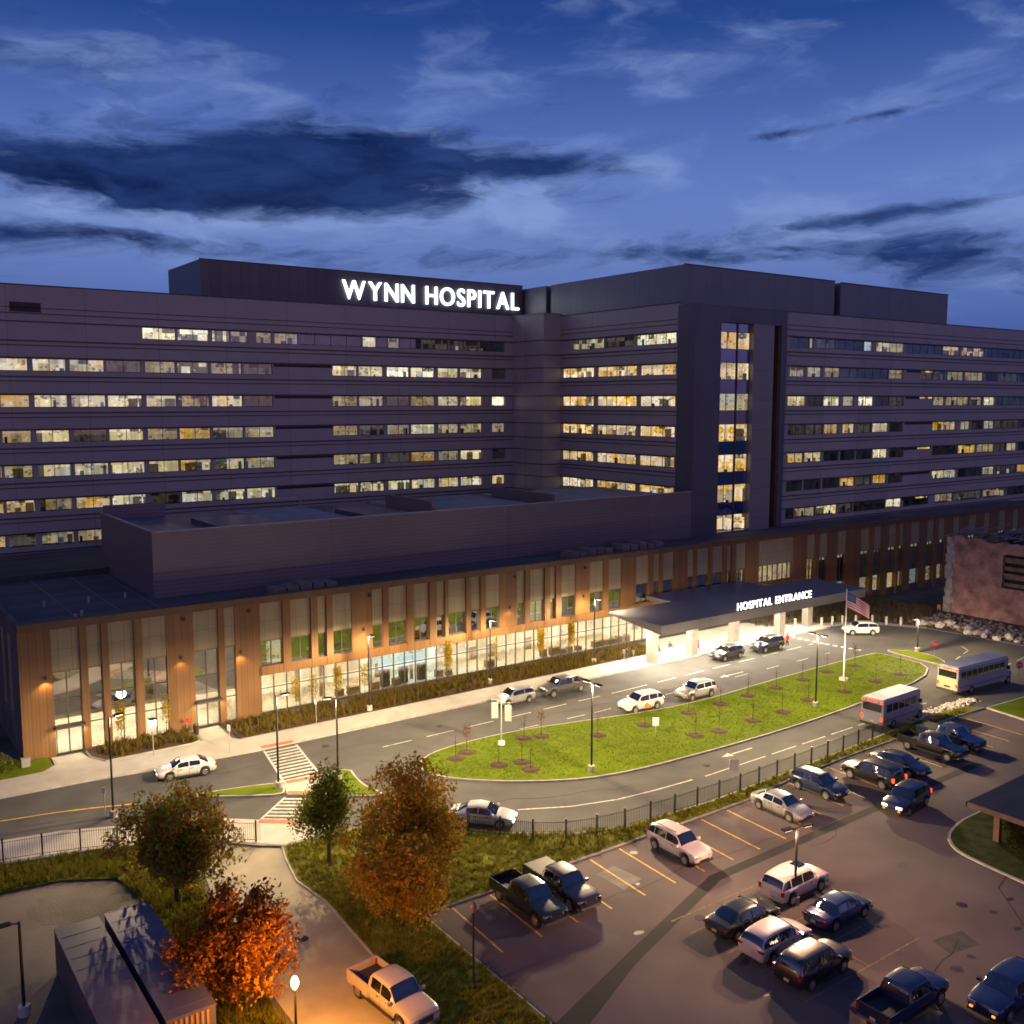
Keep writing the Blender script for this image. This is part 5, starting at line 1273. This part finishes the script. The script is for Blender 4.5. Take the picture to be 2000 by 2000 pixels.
def sign_post(label, loc, h, w, hh, m, yaw=R(-125), name='road_sign', shape='rect', word=None, group=None, z=.15, base=False):
    t = thing(name, label, 'sign', (*loc, z), yaw, group)
    b = MB(); b.tube((0, 0, 0), (0, 0, h), .035, n=8); b.build('post', greymetal, t)
    if base: b = MB(); b.lathe([(.28, 0), (.28, .16)], n=12); b.build('base', concrete, t)
    b = MB()   # the panel faces local +x
    if shape == 'oct':
        r = w/2; pl = [(math.cos(R(22.5+45*k))*r, h-r+math.sin(R(22.5+45*k))*r) for k in range(8)]
        b.face([(.05, a, c) for a, c in pl]); b.face([(.03, a, c) for a, c in pl][::-1])
        for k in range(8):
            a, c = pl[k], pl[(k+1) % 8]; b.face([(.05, *a), (.03, *a), (.03, *c), (.05, *c)])
    else: b.box(.03, .055, -w/2, w/2, h-hh, h)
    p = b.build('panel', m, t)
    if word:
        lt = bpy.data.objects.new('lettering', None); COL.objects.link(lt); lt.parent = p; lt.location = (.066, -w*.32, h-w/2-.12); lt.rotation_euler = (0, 0, R(90))
        letters(word, .3, .012, mat('sign_letter', (.7, .7, .68), .5), lt, (0, 0, 0), w*.64, .24)
    return t
sign_post('red octagonal stop sign on the small island tip', (107.9, 63.2), 2.3, .8, .8, signr, shape='oct', word='STOP', name='stop_sign')
sign_post('red octagonal stop sign right of the long white bus', (106.9, 52.6), 2.3, .8, .8, signr, shape='oct', word='STOP', name='stop_sign')
sign_post('white square sign on a post at the iron fence', (57.5, 50.0), 2.8, .75, .95, signw)
sign_post('small white sign standing on the lawn island', (61.6, 63.0), 1.9, .6, .8, signw)
sign_post('small sign on a thin post by the pavement before the zebra', (28.2, 81.9), 2.6, .4, .55, signw, yaw=R(200))
sign_post('thin white post sign on the pavement before the glass front', (37.6, 84.5), 2.5, .32, .45, signw, yaw=R(200))
sign_post('grey post sign at the pavement edge left of the canopy column', (75.2, 82.3), 2.2, .35, .5, greymetal, yaw=R(200))
sign_post('thin grey post with small sign closest to the canopy column', (76.4, 82.0), 2.0, .3, .45, greymetal, yaw=R(200))
sign_post('low red sign against the broad copper pier', (26.8, 89.4), 1.5, .5, .5, signr, yaw=R(-100), shape='oct')
sign_post('thin white marker post beside the curved-arm street lamp', (16.2, 75.3), 2.1, .25, .5, signw, z=0)
t = thing('banner_sign', 'pole with two hanging pale banners on a white base at the island edge', 'sign', (48.9, 69.7, .16))
b = MB(); b.tube((0, 0, 0), (0, 0, 4.4), .06, n=8); b.build('pole', greymetal, t)
b = MB(); b.lathe([(.32, 0), (.32, .3), (.25, .34)], n=14); b.build('base', mat('white_base', (.6, .58, .55), .7), t)
for k, (u, z0) in enumerate((((-.75, .35), 2.5), ((.65, -.55), 2.2))):
    d = Vector((*u, 0)); b = MB(); b.tube((0, 0, z0+1.72), d*1.15+Vector((0, 0, z0+1.72)), .025, n=6); b.build('arm', greymetal, t)
    b = MB(); b.obox((d.x*.72, d.y*.72), tuple(d.normalized().xy), (.30, .02), z0, z0+1.5); b.build('banner', mat('banner_pale', (.19, .22, .19), .7, var=.1), t)
# post lantern glowing white before the door bed
t = thing('post_lantern', 'brilliant white square lantern on a thin post near the door bed', 'lantern', (22.6, 85.3, .15))
b = MB(); b.tube((0, 0, 0), (0, 0, 2.6), .04, n=8); b.build('post', greymetal, t)
b = MB(); b.box(-.27, .27, -.27, .27, 2.6, 3.25); b.build('lantern_glass', emit('lantern_white', (.9, .95, 1), 7), t, bevel=.05)
b = MB(); b.box(-.31, .31, -.31, .31, 3.26, 3.32); b.build('cap', darkmetal, t)
lamp('lantern_light', 'POINT', (0, 0, 2.9), 260, (.95, .96, 1), shadow_soft_size=.42, parent=t)
# flag
t = thing('flagpole', 'tall white flagpole flying a striped flag at the island edge', 'flagpole', (91.7, 64.3, .16))
b = MB(); b.tube((0, 0, 0), (0, 0, 10.2), .09, .045, n=10); b.build('pole', mat('pole_white', (.55, .55, .56), .4, .2, var=.05), t)
b = MB(); b.lathe([(.5, 0), (.5, .25), (.4, .3)], n=16); b.build('base', concrete, t)
b = MB(); b.lathe([(.02, 10.2), (.09, 10.26), (.09, 10.34), (.02, 10.4)], n=10); b.build('finial', chrome, t)
b = MB(); NX, NZ = 26, 13
def fp(i, j):
    u = i/NX; v = j/NZ; d = Vector((.74, -.62)); s = u*3.0
    drop = 1.15*u+.35*u*u; wv = .16*math.sin(u*8+v*1.5)*u**.5
    n = Vector((.62, .74)); q = d*s*.86+n*wv
    return (q.x+.06, q.y, 10.0-drop-(1-v)*1.85*(1-.12*u))
for i in range(NX):
    for j in range(NZ):
        blue = i < 10 and j >= 6
        star = blue and (i+j) % 2 == 0 and 0 < i < 9 and 6 < j < 12
        q = [fp(i, j), fp(i+1, j), fp(i+1, j+1), fp(i, j+1)]
        b.face(q, 2 if blue else (j % 2))
        if star:
            c = Vector([sum(p[k] for p in q)/4 for k in range(3)]); off = Vector((-.62, -.74, 0))*.012
            b.face([tuple(c+(Vector(p)-c)*.36+off) for p in q], 1)
b.build('flag', [mat('flag_red', (.36, .025, .03), .8, var=.05), mat('flag_white', (.60, .57, .55), .8, var=.05), mat('flag_blue', (.03, .05, .19), .8, var=.05)], t)
# two stands in the planting at the hospital
t = thing('equipment_cabinet', 'low pale utility cabinet at the hospital corner', 'cabinet', (13.0, 88.9, .15)); b = MB(); b.box(-.35, .35, -.2, .2, 0, .75); b.build('body', greymetal, t, bevel=.02); b = MB(); b.box(-.38, .38, -.23, .23, .75, .8); b.build('lid', greymetal, t)
t = thing('litter_bin', 'dark round litter bin beside the second door', 'bin', (27.4, 88.6, .15)); b = MB(); b.lathe([(.24, 0), (.27, .85), (.25, .9)], n=14); b.build('body', darkmetal, t); b = MB(); b.lathe([(.28, .9), (.22, 1.0), (.05, 1.03)], n=14); b.build('lid', trimm, t)

# ------------------------------------------------------------------ half-demolished brick building and rubble
brk, nt_, out_ = nt_new('old_brick')
bs = nt_.nodes.new('ShaderNodeBsdfPrincipled'); bs.inputs['Roughness'].default_value = .92
g_ = nt_.nodes.new('ShaderNodeNewGeometry'); sp_ = nt_.nodes.new('ShaderNodeSeparateXYZ'); nt_.links.new(g_.outputs['Position'], sp_.inputs[0])
ad = nt_.nodes.new('ShaderNodeMath'); ad.operation = 'ADD'; nt_.links.new(sp_.outputs[0], ad.inputs[0]); nt_.links.new(sp_.outputs[1], ad.inputs[1])
cb_ = nt_.nodes.new('ShaderNodeCombineXYZ'); nt_.links.new(ad.outputs[0], cb_.inputs[0]); nt_.links.new(sp_.outputs[2], cb_.inputs[1])
bt = nt_.nodes.new('ShaderNodeTexBrick'); bt.inputs['Scale'].default_value = 1; bt.inputs['Brick Width'].default_value = .5; bt.inputs['Row Height'].default_value = .18; bt.inputs['Mortar Size'].default_value = .02
bt.inputs['Color1'].default_value = (.36, .20, .175, 1); bt.inputs['Color2'].default_value = (.27, .165, .15, 1); bt.inputs['Mortar'].default_value = (.30, .25, .23, 1); nt_.links.new(cb_.outputs[0], bt.inputs['Vector'])
nz_ = nt_.nodes.new('ShaderNodeTexNoise'); nz_.inputs['Scale'].default_value = .55; nz_.inputs['Detail'].default_value = 8; nt_.links.new(g_.outputs['Position'], nz_.inputs['Vector'])
rp = nt_.nodes.new('ShaderNodeValToRGB'); rp.color_ramp.elements[0].position = .35; rp.color_ramp.elements[0].color = (.55, .5, .5, 1); rp.color_ramp.elements[1].position = .68; rp.color_ramp.elements[1].color = (1.35, 1.2, 1.2, 1); nt_.links.new(nz_.outputs['Fac'], rp.inputs[0])
mm = nt_.nodes.new('ShaderNodeMix'); mm.data_type = 'RGBA'; mm.blend_type = 'MULTIPLY'; mm.inputs['Factor'].default_value = 1; nt_.links.new(bt.outputs['Color'], mm.inputs['A']); nt_.links.new(rp.outputs[0], mm.inputs['B'])
nt_.links.new(mm.outputs['Result'], bs.inputs['Base Color']); nt_.links.new(bs.outputs[0], out_.inputs[0])
rb = thing('brick_building', 'half-demolished old brick building with torn grey edge and broken roof', 'building', (135.3, 77.7, 0))
RO = (135.3, 77.7, 0); rnd = random.Random(17)
b = MB(); ys = [77.7-i*.8 for i in range(30)]; tops = [11.2+rnd.uniform(-.35, .35) for _ in ys]
for i in range(len(ys)-1):
    y0, y1 = ys[i], ys[i+1]
    hole = 70.2 >= y0 > 60
    t0, t1 = tops[i], tops[i+1]
    segs = [(0, 4.8), (9.6, None)] if hole else [(0, None)]
    for a, c in segs:
        za, zb = (t0, t1) if c is None else (c, c)
        b.face([(135.3, y0, a), (135.3, y1, a), (135.3, y1, zb), (135.3, y0, za)][::-1]); b.face([(135.9, y0, a), (135.9, y1, a), (135.9, y1, zb), (135.9, y0, za)])
        b.face([(135.3, y0, za), (135.3, y1, zb), (135.9, y1, zb), (135.9, y0, za)][::-1])
b.build('front_wall', brk, rb, off=RO)
b = MB(); zz_ = 0      # the torn masonry at the corner
while zz_ < 11.2:
    h_ = rnd.uniform(.35, .9); d_ = rnd.uniform(.1, .75); b.box(135.15-rnd.uniform(0, .15), 136.1+rnd.uniform(0, .5), 77.2-rnd.uniform(.0, .6), 77.75+d_*.7, zz_, min(zz_+h_, 11.5)); zz_ += h_
b.build('torn_edge', mat('torn_masonry', (.30, .28, .28), .95, var=.4, scale=1.2, bump=.6, bscale=6), rb, off=RO)
b = MB()
for k, z in enumerate((5.0, 6.1, 7.3, 8.4)): b.box(135.75, 136.6, 60, 70.1, z, z+.55+.2*(k % 2))
b.build('exposed_floor', mat('broken_floor', (.16, .11, .10), .95, var=.5, scale=1), rb, off=RO)
b = MB(); b.box(136.7, 137, 54, 77, 0, 10.8); b.box(136, 152, 76.8, 77.2, 0, 9.5); b.box(151, 152, 54, 77, 0, 10.5); b.build('inner_wall', mat('dark_inside', (.03, .026, .028), .95, var=.4), rb, off=RO)
b = MB()
for k in range(16):
    y = 78.2-k*1.45; x0 = 134.9+rnd.uniform(-.2, .2); zc = 11.7+rnd.uniform(-.3, .5)
    b.tube((x0, y, zc-.2), (x0+rnd.uniform(6, 14), y+rnd.uniform(-2, 2), zc+rnd.uniform(.2, .9)), rnd.uniform(.06, .13), n=5)
    b.tube((x0+rnd.uniform(0, 5), y, zc), (x0+rnd.uniform(0, 5), y-rnd.uniform(2, 4), zc+rnd.uniform(-.2, .6)), rnd.uniform(.06, .15), n=5)
b.build('broken_beam', mat('beam_grey', (.16, .16, .18), .7, .2, var=.4), rb, off=RO)
# rubble and boulders
def rock(b, c, r, rnd):
    bm = bmesh.new(); bmesh.ops.create_icosphere(bm, subdivisions=1, radius=1)
    k = Vector((rnd.uniform(.7, 1.2), rnd.uniform(.7, 1.2), rnd.uniform(.45, .8)))*r; i = len(b.v)
    for v in bm.verts:
        q = v.co*rnd.uniform(.75, 1.15); b.v.append((c[0]+q.x*k.x, c[1]+q.y*k.y, c[2]+q.z*k.z+k.z*.6))
    for f in bm.faces: b.f.append(tuple(i+v.index for v in f.verts)); b.m.append(0); b.c.append(None)
    bm.free()
rockm = mat('pale_rubble', (.52, .46, .38), .95, var=.35, scale=1.5); rockd = mat('dark_rubble', (.20, .165, .13), .95, var=.5, scale=1.5)
BK = [((124.6, 74.9), .7), ((126.0, 74.4), .55), ((124.9, 72.6), 1.0), ((126.8, 72.3), .9), ((126.4, 71.0), .6), ((126.9, 69.6), .8), ((124.4, 68.2), .7), ((125.3, 67.4), .85), ((124.4, 66.0), .6), ((126.4, 66.7), .8), ((124.3, 64.3), .6), ((126.0, 63.5), .7), ((125.2, 62.0), .5)]
for i, (p, r) in enumerate(BK):
    t = MB(); rock(t, (0, 0, -.05), r, rnd); o = t.build('boulder', rockm); o.location = (*p, 0)
    tag(o, 'pale broken boulder in the rubble line beyond the drive', 'boulder', 'boulders beyond the drive')
b = MB()
for _ in range(1400):
    y = rnd.uniform(52, 84); x = rnd.triangular(124.3, 135, 126.5) if y < 78 else rnd.uniform(122.5, 133)
    rock(b, (x, y, -.03), rnd.uniform(.08, .38), rnd)
tag(b.build('rubble', rockd), 'brown rubble and broken brick strewn between drive and ruin', 'rubble', kind='stuff')
b = MB()
for _ in range(500): rock(b, (rnd.uniform(86, 97), rnd.gauss(52.3, .35), .02), rnd.uniform(.05, .2), rnd)
tag(b.build('rubble', rockm), 'pale rubble strip at the kerb between the two buses', 'rubble', kind='stuff')
dg_ = leaf_mat('dry_grass', [(.13, .10, .05), (.10, .085, .045), (.075, .06, .03), (.15, .12, .07)], .2)
tufts('dry_weeds', 'dry weeds and brush behind the row of bollards', fill([(105, 86), (114, 84), (121, 81), (124, 76), (134, 78), (134, 89.6), (105, 89.6)], 1500, 31, 0), dg_, .8, 9, 33, 'weeds', .03, .4)
iron_fence('thin wire fence in the weeds behind the bollards', [(104.5, 87.6), (112, 86.6), (120.5, 85.2), (124.5, 79.5)], 1.6, 0)
for i, (p, lb) in enumerate((((134.4, 78.4), 'orange construction barrel at the torn corner of the brick ruin'), ((124.0, 58.2), 'orange and white barrel at the right end of the rubble line'))):
    t = thing('traffic_barrel', lb, 'barrel', (*p, 0)); b = MB(); b.lathe([(.33, 0), (.30, .35)], n=14); b.lathe([(.285, .6), (.27, .85), (.2, 1.05)], n=14); b.build('body', mat('barrel_orange', (.55, .14, .015), .6, var=.1), t)
    b = MB(); b.lathe([(.302, .35), (.287, .6)], n=14); b.build('band', signw, t)

# ------------------------------------------------------------------ people at the entrance
skinm = mat('skin', (.32, .19, .13), .6, var=.1)
def person(label, loc, rz, top, legs, stride=.18, arm=.25, h=1.74, hair=(.03, .02, .015)):
    t = thing('person', label, 'person', (*loc, .15), rz); k = h/1.74
    V = [(0, 0, .95), (0, 0, 1.15), (0, 0, 1.38), (0, 0, 1.50), (.02, 0, 1.62),           # hips, waist, chest, neck, head
         (0, .09, .92), (stride, .10, .50), (stride*.9, .10, .08), (stride*.9+.14, .11, .04),
         (0, -.09, .92), (-stride*.5, -.10, .50), (-stride*1.3, -.10, .10), (-stride*1.3+.13, -.11, .05),
         (0, .19, 1.40), (-arm*.4, .24, 1.14), (arm*.1, .25, .90), (arm*.25, .25, .80),
         (0, -.19, 1.40), (arm*.35, -.24, 1.14), (arm*.9, -.22, .93), (arm*1.1, -.21, .84)]
    E_ = [(0, 1), (1, 2), (2, 3), (3, 4), (0, 5), (5, 6), (6, 7), (7, 8), (0, 9), (9, 10), (10, 11), (11, 12), (2, 13), (13, 14), (14, 15), (15, 16), (2, 17), (17, 18), (18, 19), (19, 20)]
    RR = [.15, .14, .17, .06, .105, .10, .075, .05, .045, .10, .075, .05, .045, .075, .055, .042, .04, .075, .055, .042, .04]
    me = bpy.data.meshes.new('body_skeleton'); me.from_pydata([(a*k, b_*k, c*k) for a, b_, c in V], E_, []); o = bpy.data.objects.new('body_tmp', me); COL.objects.link(o)
    sk = o.modifiers.new('Skin', 'SKIN'); 
    for i, r in enumerate(RR): me.skin_vertices[0].data[i].radius = (r*k, r*k*(.85 if i < 3 else 1))
    me.skin_vertices[0].data[0].use_root = True
    su = o.modifiers.new('Sub', 'SUBSURF'); su.levels = 1; su.render_levels = 1
    bpy.context.view_layer.update()
    m2 = bpy.data.meshes.new_from_object(o.evaluated_get(bpy.context.evaluated_depsgraph_get())); bpy.data.objects.remove(o)
    m2.materials.clear()
    for m in (mat('cloth_top_%.2f%.2f%.2f' % top, top, .8, var=.1), mat('cloth_legs_%.2f%.2f%.2f' % legs, legs, .8, var=.1), skinm, trimm): m2.materials.append(m)
    for p in m2.polygons:
        z = p.center.z/k; y = abs(p.center.y)/k
        p.material_index = 2 if z > 1.50 or (y > .19 and z < .90) else (3 if z < .09 else (1 if z < .93 and y < .19 else 0)); p.use_smooth = True
    bo_ = bpy.data.objects.new('body', m2); COL.objects.link(bo_); bo_.parent = t
    b = MB(); b.lathe([(.02, 1.765*k), (.08, 1.75*k), (.112, 1.69*k), (.118, 1.64*k), (.10, 1.60*k)][::-1], c=(-.01, 0), n=10); b.build('hair', mat('hair_%.2f' % hair[0], hair, .8), t, smooth=60)
person('person in a dark coat walking along the bright pavement', (77.4, 84.3), R(170), (.02, .02, .03), (.02, .022, .03))
person('person in a dark top and pale trousers between two canopy columns', (83.7, 83.3), R(10), (.03, .03, .05), (.45, .48, .55))
person('person in a red jacket under the front of the canopy', (87.3, 82.9), R(-120), (.55, .02, .02), (.03, .03, .035))
person('person in red top and orange-red trousers beside the column', (87.0, 81.8), R(-60), (.55, .03, .03), (.40, .06, .03))
person('person in a blue jacket at the nose of the dark SUV', (93.0, 77.2), R(80), (.04, .06, .32), (.03, .03, .05))
person('person in a red coat standing behind the dark SUV', (98.9, 77.8), R(150), (.50, .02, .02), (.03, .03, .03))
PW = 23500
pole_lamp('dark street lamp with curved arm beside the half-red tree', (16.6, 74.4), 7.7, [(1, .3)], PW*.55, z=0)
pole_lamp('slim dark street lamp left of the upper zebra crossing', (28.7, 72.1), 7.6, [(1, 0)], PW)
pole_lamp('slim dark street lamp right of the upper zebra crossing', (33.2, 70.6), 7.0, [(-1, .4)], PW*.6)
pole_lamp('tall street lamp on the near lawn edge of the island', (51.4, 60.1), 7.6, [(0, 1), (0, -1)], PW)
pole_lamp('tall street lamp on the right half of the lawn island', (81.2, 60.1), 7.5, [(0, 1), (0, -1)], PW)
pole_lamp('street lamp in the planting bed by the shop window', (43.8, 85.5), 7.8, [(0, -1)], PW*.6)
pole_lamp('street lamp in the planting bed left of the dark pickup', (59.0, 86.2), 7.2, [(0, -1)], PW*.6)
pole_lamp('street lamp in the planting bed next to the canopy', (73.8, 86.0), 7.8, [(0, -1)], PW*.6)
pole_lamp('short dark lamp post on the small island tip by the stop sign', (109.8, 66.6), 4.2, [(-1, 0)], PW*.8)
pole_lamp('car park lamp post rising between the cream SUV and the blue sedan', (47.8, 36.4), 4.9, [(1, -.2), (-1, .2)], 5600, z=0, col=(1, .56, .32), glow=emit('lamp_lens_pink', (1, .62, .42), 10), spread=172)
# lanterns
def lantern(label, loc, h, lit):
    t = thing('lantern_post', label, 'street lamp', (*loc, .02), 0, 'lantern posts along the path')
    b = MB(); b.lathe([(.16, 0), (.16, .25), (.09, .4), (.065, 1.), (.055, h-.5), (.10, h-.42), (.06, h-.36)], n=12); b.build('pole', darkmetal, t)
    b = MB(); b.lathe([(.08, h-.36), (.17, h-.2), (.19, h), (.13, h+.18), (.03, h+.28)], n=14)
    b.build('globe', emit('globe_orange', (1, .62, .22), 14) if lit else mat('globe_off', (.16, .11, .08), .4, var=.1), t, smooth=50)
    if lit: lamp('lantern_light', 'POINT', (0, 0, h-.04), 9500, (1, .38, .04), shadow_soft_size=.33, parent=t)
lantern('lit orange lantern post beside the orange tree', (16.6, 40.4), 4.2, True)
lantern('unlit lantern post on the grass strip at the car park edge', (26.6, 40.5), 4.7, False)
t = pole_lamp('unlit lamp post in the yard left of the containers', (6.9, 52.1), 5.0, [(-1, 0)], 0.01, z=0, col=(1, .5, .2), glow=mat('lens_off', (.1, .1, .1), .3))
# light inside the lobby and over the doors
for x in (16.5, 19.5, 23, 26.5, 30.5): lamp('lobby_light', 'AREA', (x, 93.6, 2.9), 450, (1, .84, .62), shape='RECTANGLE', size=2.5, size_y=4)
for i in range(10):
    x = 37.5+i*8.4; cool = 46 < x < 56
    lamp('lobby_light', 'AREA', (x, 92.9, 4.1), 1250, (.8, .95, 1.) if cool else (1, .85, .64), shape='RECTANGLE', size=6.5, size_y=3.2)
def sconce(x, z, p, side=0):
    b = MB(); b.box(x-.09, x+.09, YF-.36, YF-.19, z, z+.3); PB(b, 'wall_lamp', darkmetal)
    lamp('sconce_light', 'SPOT', (x, YF-.45, z-.03), p, (1, .62, .26), spot_size=R(120), spot_blend=.6, shadow_soft_size=.06)
for x, z, p in ((15.1, 7.1, 420), (26.7, 7.1, 160), (32.4, 6.8, 330), (45.6, 7.2, 160), (64.4, 7.2, 160), (75.5, 7.2, 160)): sconce(x, z, p)
for x in (15.9, 17.8, 28.2, 30.1): lamp('door_light', 'SPOT', (x, YF-.55, 2.6), 160, (1, .8, .5), spot_size=R(140), spot_blend=.5, shadow_soft_size=.06)
